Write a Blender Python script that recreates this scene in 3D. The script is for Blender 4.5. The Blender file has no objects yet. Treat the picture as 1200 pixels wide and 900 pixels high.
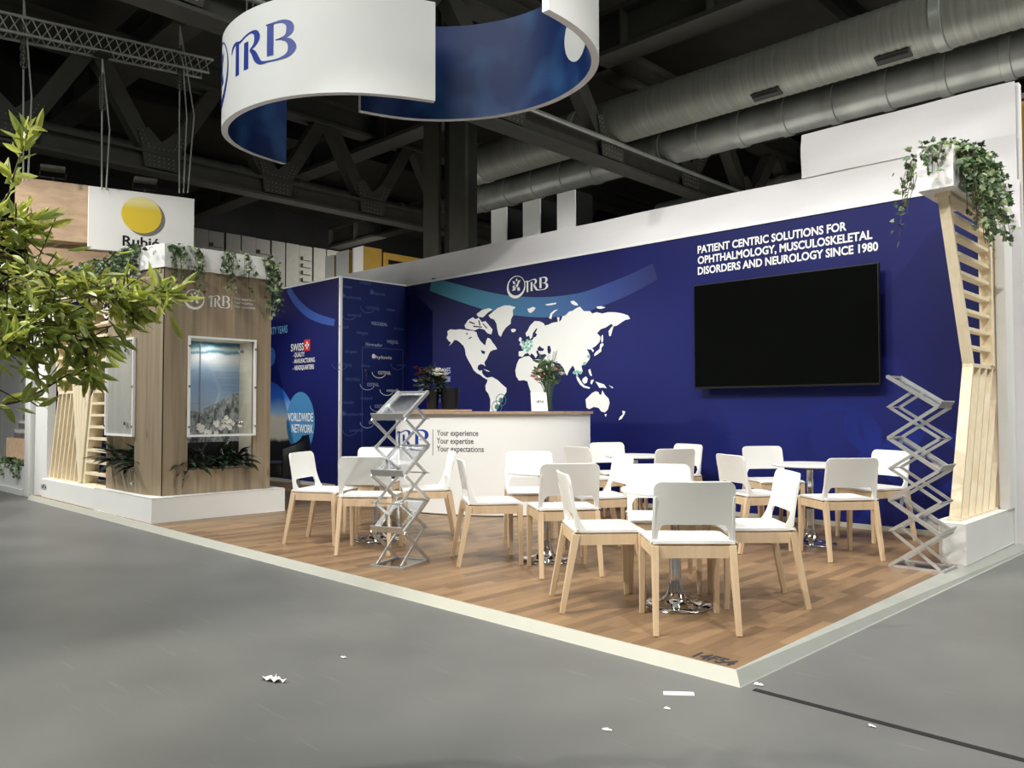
import bpy, bmesh, math, random
from mathutils import Vector, Matrix
from mathutils.geometry import tessellate_polygon
random.seed(7)
S = bpy.context.scene
COL = S.collection
PI = math.pi

# ------------------------------------------------------------------ camera
CX, CY, CH = 1.6997, -3.0910, 1.10
FPX, PITCH, ROLL, YAW = 935.23, 0.03285, -0.00141, 0.77339
FW = Vector((-math.sin(YAW)*math.cos(PITCH), math.cos(YAW)*math.cos(PITCH), math.sin(PITCH)))
RT = Vector((math.cos(YAW), math.sin(YAW), 0))
UP = RT.cross(FW)
RT, UP = RT*math.cos(ROLL)+UP*math.sin(ROLL), -RT*math.sin(ROLL)+UP*math.cos(ROLL)
CAM = Vector((CX, CY, CH))
cd = bpy.data.cameras.new('camera')
cam = bpy.data.objects.new('camera', cd)
COL.objects.link(cam)
cd.sensor_width = 36.0
cd.lens = FPX*36/1200
cd.clip_start = 0.05
cam.matrix_world = Matrix(((RT.x, UP.x, -FW.x, CX), (RT.y, UP.y, -FW.y, CY), (RT.z, UP.z, -FW.z, CH), (0, 0, 0, 1)))
S.camera = cam
S.view_settings.view_transform = 'Standard'
S.view_settings.look = 'None'
S.view_settings.gamma = 1
S.view_settings.use_curve_mapping = False
S.view_settings.exposure = 0.0

def hit(px, py, ax, v):
    """where a sight line meets a real plane of the stand (ax 0 = x, 1 = y, 2 = z)"""
    d = FW+RT*((px-600)/FPX)-UP*((py-450)/FPX)
    return CAM+d*((v-CAM[ax])/d[ax])

# ------------------------------------------------------------------ light
wd = bpy.data.worlds.new('world')
S.world = wd
wd.use_nodes = True
wd.node_tree.nodes['Background'].inputs[0].default_value = (0.95, 1.0, 0.93, 1)
wd.node_tree.nodes['Background'].inputs[1].default_value = 0.14

def aim(o, t):
    o.rotation_euler = (Vector(t)-o.location).to_track_quat('-Z', 'Y').to_euler()

def spot(name, loc, tgt, power, deg=70, blend=.5, rad=.05, col=(1, .97, .92)):
    l = bpy.data.lights.new(name, 'SPOT')
    l.energy = power; l.spot_size = math.radians(deg); l.spot_blend = blend
    l.shadow_soft_size = rad; l.color = col
    o = bpy.data.objects.new(name, l); COL.objects.link(o)
    o.location = loc; aim(o, tgt)
    return o

def area(name, loc, tgt, power, sx, sy, col=(1, 1, 1)):
    l = bpy.data.lights.new(name, 'AREA')
    l.shape = 'RECTANGLE'; l.size = sx; l.size_y = sy; l.energy = power; l.color = col
    o = bpy.data.objects.new(name, l); COL.objects.link(o)
    o.location = loc; aim(o, tgt)
    return o

spot('stand_spotlight', (2.6, -1.2, 6.2), (-1.2, 2.2, .3), 860, 62)
spot('stand_spotlight', (-1.6, -2.2, 6.4), (-1.6, 3.0, .8), 620, 66)
spot('stand_spotlight', (-4.4, -2.4, 6.4), (-4.0, 3.2, 1.0), 560, 58)
spot('stand_spotlight', (-11.2, -3.0, 5.4), (-8.0, 0.6, 1.3), 1500, 56)
spot('stand_spotlight', (-1.0, 1.2, 6.8), (-1.0, 1.6, 0), 260, 100)
spot('aisle_spotlight', (2.2, 3.6, 5.6), (-.2, 4.2, 1.6), 260, 60)
spot('neighbour_spotlight', (-12.4, -2.6, 4.6), (-13.6, 1.2, 2.6), 1000, 80, col=(1, .95, .88))
area('hall_fill', (-4, -6, 10.2), (-4, -5, 0), 1600, 12, 4, (.97, 1, .96))  # added overhead fill over the aisles, no fixtures behind it
area('hall_fill', (7, 6, 10.2), (6, 6, 0), 1300, 4, 12, (.97, 1, .96))
area('duct_uplight', (-3, 11.6, 3.2), (-3, 12, 9), 240, 12, 4, (1, .98, .92))  # added uplights hidden behind the wall to brighten ducts and girders
area('duct_uplight', (-15, 9, 3.2), (-15, 9.5, 9), 120, 8, 5, (1, .98, .92))
area('hall_fill', (-25, 18, 7.5), (-30, 19, 2.5), 420, 5, 2, (1, .98, .92))  # added fill to brighten the far grey panelling
spot('tree_fill', (-3.4, -5.2, 4.8), (-.9, -2.4, 1.5), 1250, 50, col=(1, .96, .84))  # unseen spot added to brighten the foreground leaves

# ------------------------------------------------------------------ materials
def lin(c):
    return tuple(((x/255)/12.92 if x/255 <= .04045 else ((x/255+.055)/1.055)**2.4) for x in c)+(1,)

def nodes(name):
    m = bpy.data.materials.new(name); m.use_nodes = True
    return m, m.node_tree, m.node_tree.nodes['Principled BSDF']

def mat(name, rgb, rough=.5, metal=0., var=.06, scale=6., spec=.5, bump=0., stretch=(1, 1, 1), emit=0):
    m, t, b = nodes(name)
    c = lin(rgb)
    tc = t.nodes.new('ShaderNodeTexCoord'); mp = t.nodes.new('ShaderNodeMapping')
    mp.inputs['Scale'].default_value = stretch
    nz = t.nodes.new('ShaderNodeTexNoise'); nz.inputs['Scale'].default_value = scale; nz.inputs['Detail'].default_value = 4
    rp = t.nodes.new('ShaderNodeValToRGB')
    rp.color_ramp.elements[0].position = .3; rp.color_ramp.elements[1].position = .7
    rp.color_ramp.elements[0].color = tuple(x*(1-var) for x in c[:3])+(1,)
    rp.color_ramp.elements[1].color = tuple(min(1, x*(1+var)) for x in c[:3])+(1,)
    t.links.new(tc.outputs['Object'], mp.inputs['Vector']); t.links.new(mp.outputs[0], nz.inputs['Vector'])
    t.links.new(nz.outputs['Fac'], rp.inputs[0]); t.links.new(rp.outputs[0], b.inputs['Base Color'])
    b.inputs['Roughness'].default_value = rough; b.inputs['Metallic'].default_value = metal
    b.inputs['Specular IOR Level'].default_value = spec
    if bump:
        bp = t.nodes.new('ShaderNodeBump'); bp.inputs['Strength'].default_value = bump; bp.inputs['Distance'].default_value = .01
        t.links.new(nz.outputs['Fac'], bp.inputs['Height']); t.links.new(bp.outputs[0], b.inputs['Normal'])
    return m

def wood(name, c1, c2, axis, scale=3., rough=.55, knots=True, plank=0., along=14.):
    """grain running along one axis; plank > 0 adds vertical board joints of that width"""
    m, t, b = nodes(name)
    tc = t.nodes.new('ShaderNodeTexCoord'); mp = t.nodes.new('ShaderNodeMapping')
    sc = [along]*3; sc[axis] = .7
    mp.inputs['Scale'].default_value = sc
    nz = t.nodes.new('ShaderNodeTexNoise'); nz.inputs['Scale'].default_value = scale; nz.inputs['Detail'].default_value = 6
    nz.inputs['Distortion'].default_value = .6
    rp = t.nodes.new('ShaderNodeValToRGB')
    rp.color_ramp.elements[0].position = .3; rp.color_ramp.elements[1].position = .72
    rp.color_ramp.elements[0].color = lin(c1); rp.color_ramp.elements[1].color = lin(c2)
    t.links.new(tc.outputs['Object'], mp.inputs[0]); t.links.new(mp.outputs[0], nz.inputs['Vector']); t.links.new(nz.outputs['Fac'], rp.inputs[0])
    out = rp.outputs[0]
    if knots:
        mp2 = t.nodes.new('ShaderNodeMapping'); s2 = [5.]*3; s2[axis] = 1.6
        mp2.inputs['Scale'].default_value = s2
        vo = t.nodes.new('ShaderNodeTexVoronoi'); vo.inputs['Scale'].default_value = 1.
        r2 = t.nodes.new('ShaderNodeValToRGB'); r2.color_ramp.elements[0].position = .03; r2.color_ramp.elements[1].position = .13
        r2.color_ramp.elements[0].color = (.42, .33, .26, 1); r2.color_ramp.elements[1].color = (1, 1, 1, 1)
        mx = t.nodes.new('ShaderNodeMix'); mx.data_type = 'RGBA'; mx.blend_type = 'MULTIPLY'; mx.inputs[0].default_value = .75
        t.links.new(tc.outputs['Object'], mp2.inputs[0]); t.links.new(mp2.outputs[0], vo.inputs['Vector']); t.links.new(vo.outputs['Distance'], r2.inputs[0])
        t.links.new(out, mx.inputs[6]); t.links.new(r2.outputs[0], mx.inputs[7]); out = mx.outputs[2]
    if plank:
        sp = t.nodes.new('ShaderNodeSeparateXYZ'); ad = t.nodes.new('ShaderNodeMath'); ad.operation = 'ADD'
        dv = t.nodes.new('ShaderNodeMath'); dv.operation = 'DIVIDE'; dv.inputs[1].default_value = plank
        fl = t.nodes.new('ShaderNodeMath'); fl.operation = 'FLOOR'
        wn = t.nodes.new('ShaderNodeTexWhiteNoise'); wn.noise_dimensions = '1D'
        r3 = t.nodes.new('ShaderNodeValToRGB'); r3.color_ramp.elements[0].color = (.8, .8, .8, 1); r3.color_ramp.elements[1].color = (1.1, 1.08, 1.04, 1)
        mx = t.nodes.new('ShaderNodeMix'); mx.data_type = 'RGBA'; mx.blend_type = 'MULTIPLY'; mx.inputs[0].default_value = 1
        t.links.new(tc.outputs['Object'], sp.inputs[0]); t.links.new(sp.outputs[0], ad.inputs[0]); t.links.new(sp.outputs[1], ad.inputs[1])
        t.links.new(ad.outputs[0], dv.inputs[0]); t.links.new(dv.outputs[0], fl.inputs[0]); t.links.new(fl.outputs[0], wn.inputs['W'])
        t.links.new(wn.outputs['Value'], r3.inputs[0]); t.links.new(out, mx.inputs[6]); t.links.new(r3.outputs[0], mx.inputs[7]); out = mx.outputs[2]
    t.links.new(out, b.inputs['Base Color'])
    b.inputs['Roughness'].default_value = rough
    return m

def glassy(name, rgb=(235, 245, 245), clear=.82, rough=.03):
    m, t, b = nodes(name)
    tr = t.nodes.new('ShaderNodeBsdfTransparent'); mx = t.nodes.new('ShaderNodeMixShader')
    nz = t.nodes.new('ShaderNodeTexNoise'); nz.inputs['Scale'].default_value = 3
    rp = t.nodes.new('ShaderNodeMapRange'); rp.inputs[3].default_value = clear-.03; rp.inputs[4].default_value = clear+.03
    t.links.new(nz.outputs['Fac'], rp.inputs[0]); t.links.new(rp.outputs[0], mx.inputs[0])
    if rough < .1:
        b = t.nodes.new('ShaderNodeBsdfGlossy'); b.inputs['Color'].default_value = lin(rgb)
    else: b.inputs['Base Color'].default_value = lin(rgb)
    b.inputs['Roughness'].default_value = rough
    t.links.new(b.outputs[0], mx.inputs[1]); t.links.new(tr.outputs[0], mx.inputs[2])
    t.links.new(mx.outputs[0], t.nodes['Material Output'].inputs[0])
    return m

def parquet():
    m, t, b = nodes('parquet_floor')
    tc = t.nodes.new('ShaderNodeTexCoord'); mp = t.nodes.new('ShaderNodeMapping')
    mp.inputs['Rotation'].default_value = (0, 0, PI/2)
    br = t.nodes.new('ShaderNodeTexBrick')
    br.offset = .37; br.offset_frequency = 2
    br.inputs['Scale'].default_value = 1; br.inputs['Brick Width'].default_value = .52; br.inputs['Row Height'].default_value = .07
    br.inputs['Mortar Size'].default_value = .0006; br.inputs['Bias'].default_value = -.1
    br.inputs['Color1'].default_value = lin((150, 121, 90)); br.inputs['Color2'].default_value = lin((108, 85, 62)); br.inputs['Mortar'].default_value = lin((80, 60, 43))
    mp2 = t.nodes.new('ShaderNodeMapping'); mp2.inputs['Scale'].default_value = (40, 2.2, 1)
    nz = t.nodes.new('ShaderNodeTexNoise'); nz.inputs['Scale'].default_value = 1.5; nz.inputs['Detail'].default_value = 5
    rp = t.nodes.new('ShaderNodeValToRGB'); rp.color_ramp.elements[0].color = (.78, .76, .74, 1); rp.color_ramp.elements[1].color = (1.1, 1.1, 1.1, 1)
    mx = t.nodes.new('ShaderNodeMix'); mx.data_type = 'RGBA'; mx.blend_type = 'MULTIPLY'; mx.inputs[0].default_value = 1
    t.links.new(tc.outputs['Object'], mp.inputs[0]); t.links.new(mp.outputs[0], br.inputs['Vector'])
    t.links.new(tc.outputs['Object'], mp2.inputs[0]); t.links.new(mp2.outputs[0], nz.inputs['Vector']); t.links.new(nz.outputs['Fac'], rp.inputs[0])
    t.links.new(br.outputs['Color'], mx.inputs[6]); t.links.new(rp.outputs[0], mx.inputs[7]); t.links.new(mx.outputs[2], b.inputs['Base Color'])
    b.inputs['Roughness'].default_value = .42
    return m

def hall_floor():
    m, t, b = nodes('hall_floor_grey')
    tc = t.nodes.new('ShaderNodeTexCoord')
    def noise(sc, det, mpscale=(1, 1, 1), rot=0):
        mp = t.nodes.new('ShaderNodeMapping'); mp.inputs['Scale'].default_value = mpscale; mp.inputs['Rotation'].default_value = (0, 0, rot)
        n = t.nodes.new('ShaderNodeTexNoise'); n.inputs['Scale'].default_value = sc; n.inputs['Detail'].default_value = det
        t.links.new(tc.outputs['Object'], mp.inputs[0]); t.links.new(mp.outputs[0], n.inputs['Vector']); return n
    a = noise(.9, 6); r = t.nodes.new('ShaderNodeValToRGB')
    r.color_ramp.elements[0].position = .3; r.color_ramp.elements[1].position = .72
    r.color_ramp.elements[0].color = lin((92, 92, 91)); r.color_ramp.elements[1].color = lin((112, 112, 110))
    t.links.new(a.outputs['Fac'], r.inputs[0])
    s = noise(2.2, 9, (1, 14, 1), .5); rs = t.nodes.new('ShaderNodeValToRGB')
    rs.color_ramp.elements[0].position = .64; rs.color_ramp.elements[1].position = .78
    rs.color_ramp.elements[0].color = (0, 0, 0, 1); rs.color_ramp.elements[1].color = (.35, .35, .35, 1)
    t.links.new(s.outputs['Fac'], rs.inputs[0])
    mx = t.nodes.new('ShaderNodeMix'); mx.data_type = 'RGBA'; mx.inputs[7].default_value = lin((140, 139, 136))
    t.links.new(rs.outputs[0], mx.inputs[0]); t.links.new(r.outputs[0], mx.inputs[6]); t.links.new(mx.outputs[2], b.inputs['Base Color'])
    rr = t.nodes.new('ShaderNodeMapRange'); rr.inputs[3].default_value = .38; rr.inputs[4].default_value = .55
    t.links.new(a.outputs['Fac'], rr.inputs[0]); t.links.new(rr.outputs[0], b.inputs['Roughness'])
    return m

def grad(name, axis, stops, rough=.5, noise=.0, nscale=2., bounds=(0, 1), warp=None):
    """printed colour gradient along one object axis (stops: position in metres, rgb)"""
    m, t, b = nodes(name)
    tc = t.nodes.new('ShaderNodeTexCoord'); sp = t.nodes.new('ShaderNodeSeparateXYZ')
    nz = t.nodes.new('ShaderNodeTexNoise'); nz.inputs['Scale'].default_value = nscale; nz.inputs['Detail'].default_value = 6
    ma = t.nodes.new('ShaderNodeMath'); ma.operation = 'MULTIPLY_ADD'; ma.inputs[1].default_value = noise; 
    sb = t.nodes.new('ShaderNodeMath'); sb.operation = 'SUBTRACT'; sb.inputs[1].default_value = .5
    mr = t.nodes.new('ShaderNodeMapRange'); mr.inputs[1].default_value = bounds[0]; mr.inputs[2].default_value = bounds[1]
    rp = t.nodes.new('ShaderNodeValToRGB')
    t.links.new(tc.outputs['Object'], sp.inputs[0]); t.links.new(tc.outputs['Object'], nz.inputs['Vector'])
    t.links.new(nz.outputs['Fac'], sb.inputs[0]); t.links.new(sb.outputs[0], ma.inputs[0]); t.links.new(sp.outputs[axis], ma.inputs[2])
    t.links.new(ma.outputs[0], mr.inputs[0]); t.links.new(mr.outputs[0], rp.inputs[0])
    e = rp.color_ramp.elements
    while len(e) < len(stops): e.new(.5)
    for i, (p, c) in enumerate(stops):
        e[i].position = (p-bounds[0])/(bounds[1]-bounds[0]); e[i].color = lin(c)
    t.links.new(rp.outputs[0], b.inputs['Base Color']); b.inputs['Roughness'].default_value = rough
    return m

M = {}
M['white'] = mat('white_plastic', (238, 237, 233), .38, var=.015)
M['white_paint'] = mat('white_paint', (232, 231, 228), .6, var=.02, scale=2)
M['white_cloth'] = mat('white_fabric', (226, 223, 224), .8, var=.03, scale=1.5, bump=.15, stretch=(.4, 1, 3))
M['print_white'] = mat('print_white', (236, 236, 232), .6, var=.01)
M['print_grey'] = mat('print_grey', (150, 152, 156), .6, var=.02)
M['print_faint'] = mat('print_faint', (72, 90, 150), .5, var=.05)
M['print_mid'] = mat('print_mid', (165, 178, 208), .5, var=.05)
M['print_sky'] = mat('print_sky_blue', (120, 178, 222), .5, var=.03)
M['logo_blue'] = mat('logo_blue', (30, 58, 150), .45, var=.08)
M['ink'] = mat('dark_ink', (45, 45, 52), .6)
M['black'] = mat('black_plastic', (12, 12, 13), .35, var=.1)
M['screen'] = mat('screen_black', (4, 5, 4), .12, var=.15, scale=1.2, spec=.25)
M['chair_wood'] = wood('beech_wood', (204, 176, 142), (222, 197, 164), 2, 1.2, .5, False)
M['pine_z'] = wood('pine_upright', (228, 209, 174), (243, 230, 203), 2, 1.4, .6, True)
M['oak'] = wood('oak_panel', (138, 121, 98), (172, 154, 129), 2, 1.1, .55, True, plank=.21)
M['fascia_oak'] = wood('light_oak_fascia', (166, 140, 114), (190, 165, 138), 1, .8, .55, False)
M['counter_wood'] = wood('counter_top_wood', (150, 125, 105), (182, 155, 132), 0, 1.2, .4, False)
M['chrome'] = mat('chrome', (205, 206, 208), .08, 1., var=.05)
M['alu'] = mat('brushed_aluminium', (205, 205, 203), .35, .75, var=.06, scale=20)
M['acrylic'] = glassy('clear_acrylic', (225, 228, 232), .70, .08)
M['glass'] = glassy('clear_glass', (235, 242, 245), .95, .02)
M['pane_glare'] = glassy('glare_tinted_acrylic', (222, 228, 225), .72, .12)  # whitish diffuse tint stands in for glare on the front pane
M['frame_white'] = mat('white_frame', (240, 240, 238), .35, var=.02)
M['parquet'] = parquet()
M['hall_floor'] = hall_floor()
M['edge'] = mat('edge_strip_cream', (176, 174, 162), .5, var=.03)
M['edge_grey'] = mat('edge_strip_grey', (158, 159, 152), .45, var=.05)
M['steel'] = mat('dark_steel', (70, 69, 62), .6, .0, var=.12, scale=3)
M['rivet'] = mat('worn_rivet', (126, 124, 114), .5, .2)
M['steel_dark'] = mat('darker_steel', (40, 40, 36), .65, 0, var=.15, scale=3)
M['roof'] = mat('roof_deck', (74, 72, 64), .8, var=.12, scale=1.2)
M['duct'] = mat('galvanised_duct', (150, 150, 140), .45, .3, var=.15, scale=2.5, bump=.2, stretch=(9, .4, .4))
M['duct_smooth'] = mat('galvanised_duct_smooth', (165, 167, 160), .35, .35, var=.2, scale=1.6)
M['gold'] = mat('gold_paint', (190, 150, 62), .5, var=.06)
M['wall_grey'] = mat('far_wall_panel', (150, 148, 140), .7, var=.06)
M['leaf_ivy'] = mat('ivy_leaf', (74, 98, 62), .45, var=.35, scale=14)
M['leaf_ivy_pale'] = mat('ivy_leaf_variegated', (146, 162, 118), .45, var=.3, scale=14)
M['leaf_dark'] = mat('dark_leaf', (38, 52, 36), .35, var=.4, scale=9)
def thin_leaf(name, rgb, k=.4):
    m = mat(name, rgb, .4, var=.25, scale=9); t = m.node_tree; b = t.nodes['Principled BSDF']
    tl = t.nodes.new('ShaderNodeBsdfTranslucent'); mx = t.nodes.new('ShaderNodeMixShader'); mx.inputs[0].default_value = k
    t.links.new(b.inputs['Base Color'].links[0].from_socket, tl.inputs[0]); t.links.new(b.outputs[0], mx.inputs[1]); t.links.new(tl.outputs[0], mx.inputs[2])
    t.links.new(mx.outputs[0], t.nodes['Material Output'].inputs[0]); return m
M['leaf_tree'] = thin_leaf('fresh_leaf', (190, 196, 96))
M['leaf_tree2'] = thin_leaf('older_leaf', (146, 160, 84))
M['bark'] = mat('bark', (86, 74, 54), .8, var=.25, scale=20, stretch=(1, 1, .3))
M['petal_white'] = mat('white_petal', (240, 238, 230), .6, var=.04)
M['petal_pink'] = mat('pink_petal', (226, 176, 160), .6, var=.12)
M['petal_red'] = mat('red_petal', (96, 22, 30), .6, var=.2)
M['soil'] = mat('dark_soil', (30, 26, 22), .9, var=.3, scale=30)
M['upholstery'] = mat('black_leather', (16, 19, 20), .42, var=.2)
M['paper'] = mat('white_paper', (236, 234, 228), .7, var=.03)
M['brochure'] = mat('brochure_grey', (168, 164, 164), .5, var=.25, scale=18)
M['cream'] = mat('cream_panel', (214, 208, 190), .6, var=.03)
M['yellow'] = grad('yellow_ball', 2, [(-.2, (226, 196, 52)), (.1, (224, 196, 60)), (.24, (232, 222, 160))], .45, bounds=(-.3, .3))
M['sign_shadow_grey'] = mat('sign_grey_print', (120, 116, 110), .6)
M['flag_red'] = mat('flag_red', (208, 40, 44), .5)
M['teal_dot'] = mat('teal_dot', (120, 190, 170), .5, var=.05)
M['dark_slot'] = mat('dark_slot', (22, 22, 22), .7)
M['ring_blue'] = None
def soft_blobs(name, c1, c2, sc, lo, hi, rough=.45):
    m, t, b = nodes(name)
    tc = t.nodes.new('ShaderNodeTexCoord'); nz = t.nodes.new('ShaderNodeTexNoise'); nz.inputs['Scale'].default_value = sc; nz.inputs['Detail'].default_value = 1.5
    rp = t.nodes.new('ShaderNodeValToRGB'); rp.color_ramp.elements[0].position = lo; rp.color_ramp.elements[1].position = hi
    rp.color_ramp.elements[0].color = lin(c1); rp.color_ramp.elements[1].color = lin(c2)
    t.links.new(tc.outputs['Object'], nz.inputs['Vector']); t.links.new(nz.outputs['Fac'], rp.inputs[0]); t.links.new(rp.outputs[0], b.inputs['Base Color'])
    b.inputs['Roughness'].default_value = rough; b.inputs['Specular IOR Level'].default_value = .25
    return m
M['ring_blue'] = soft_blobs('ring_inside_blue', (14, 42, 94), (42, 80, 128), 2.0, .5, .72)
M['wall_blue'] = soft_blobs('wall_blue_print', (13, 18, 76), (18, 26, 96), .55, .35, .7, .5)
M['door_blue'] = soft_blobs('door_blue_print', (22, 33, 88), (30, 43, 106), .8, .35, .7, .45)
M['eye_blue'] = mat('faint_blue_pattern', (38, 56, 150), .5)
M['teal_band'] = grad('teal_band_print', 0, [(-7.6, (46, 128, 150)), (-6.4, (40, 120, 150)), (-5.2, (38, 100, 152)), (-4.1, (28, 54, 128)), (-3.45, (16, 23, 88))], .5, bounds=(-7.8, -2.8))
def mountains():
    m, t, b = nodes('mountain_picture_print')
    N = t.nodes.new; lk = t.links.new
    tc = N('ShaderNodeTexCoord'); sp = N('ShaderNodeSeparateXYZ'); lk(tc.outputs['Object'], sp.inputs[0])
    n1 = N('ShaderNodeTexNoise'); n1.inputs['Scale'].default_value = 3.2; n1.inputs['Detail'].default_value = 4; lk(tc.outputs['Object'], n1.inputs['Vector'])
    h = N('ShaderNodeMath'); h.operation = 'MULTIPLY_ADD'; h.inputs[1].default_value = .55; lk(n1.outputs['Fac'], h.inputs[0]); h.inputs[2].default_value = .85
    ab = N('ShaderNodeMath'); ab.operation = 'MULTIPLY_ADD'; ab.inputs[1].default_value = .30; lk(sp.outputs[1], ab.inputs[0]); lk(h.outputs[0], ab.inputs[2])
    lt = N('ShaderNodeMath'); lt.operation = 'LESS_THAN'; lk(sp.outputs[2], lt.inputs[0]); lk(ab.outputs[0], lt.inputs[1])
    mp = N('ShaderNodeMapping'); mp.inputs['Scale'].default_value = (1, 1.6, 1); mp.inputs['Rotation'].default_value = (.7, 0, 0); lk(tc.outputs['Object'], mp.inputs[0])
    n2 = N('ShaderNodeTexNoise'); n2.inputs['Scale'].default_value = 10; n2.inputs['Detail'].default_value = 8; n2.inputs['Roughness'].default_value = .75; lk(mp.outputs[0], n2.inputs['Vector'])
    r2 = N('ShaderNodeValToRGB'); e = r2.color_ramp.elements; e[0].position = .40; e[0].color = lin((48, 54, 58)); e[1].position = .62; e[1].color = lin((190, 198, 204)); lk(n2.outputs['Fac'], r2.inputs[0])
    n3 = N('ShaderNodeMath'); n3.operation = 'MULTIPLY_ADD'; n3.inputs[1].default_value = .16; lk(n1.outputs['Fac'], n3.inputs[0]); lk(sp.outputs[2], n3.inputs[2])
    mr = N('ShaderNodeMapRange'); mr.inputs[1].default_value = .75; mr.inputs[2].default_value = 2.0; lk(n3.outputs[0], mr.inputs[0])
    r1 = N('ShaderNodeValToRGB'); e = r1.color_ramp.elements
    st = [(1.1, (178, 196, 216)), (1.45, (132, 164, 204)), (1.62, (156, 184, 212)), (1.74, (226, 232, 234)), (1.79, (214, 226, 230)), (1.815, (60, 122, 146)), (1.85, (190, 214, 218)), (1.89, (40, 104, 130)), (1.94, (70, 140, 160))]
    while len(e) < len(st): e.new(.5)
    for i, (p, c) in enumerate(st): e[i].position = (p-.75)/1.25; e[i].color = lin(c)
    lk(mr.outputs[0], r1.inputs[0])
    mx = N('ShaderNodeMix'); mx.data_type = 'RGBA'; lk(lt.outputs[0], mx.inputs[0]); lk(r1.outputs[0], mx.inputs[6]); lk(r2.outputs[0], mx.inputs[7]); lk(mx.outputs[2], b.inputs['Base Color'])
    b.inputs['Roughness'].default_value = .4
    return m
M['sky_photo'] = grad('sky_photo_print', 2, [(.3, (26, 26, 26)), (.62, (30, 34, 32)), (.68, (206, 200, 186)), (.98, (214, 204, 190)), (1.06, (150, 190, 224)), (1.3, (40, 96, 190)), (1.6, (28, 60, 160))], .5, noise=.16, nscale=4, bounds=(.2, 1.7))
M['teal_circle'] = mat('teal_circle_print', (64, 128, 178), .5, var=.03)
M['teal_pale'] = mat('pale_teal_print', (148, 196, 184), .5, var=.03)

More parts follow.
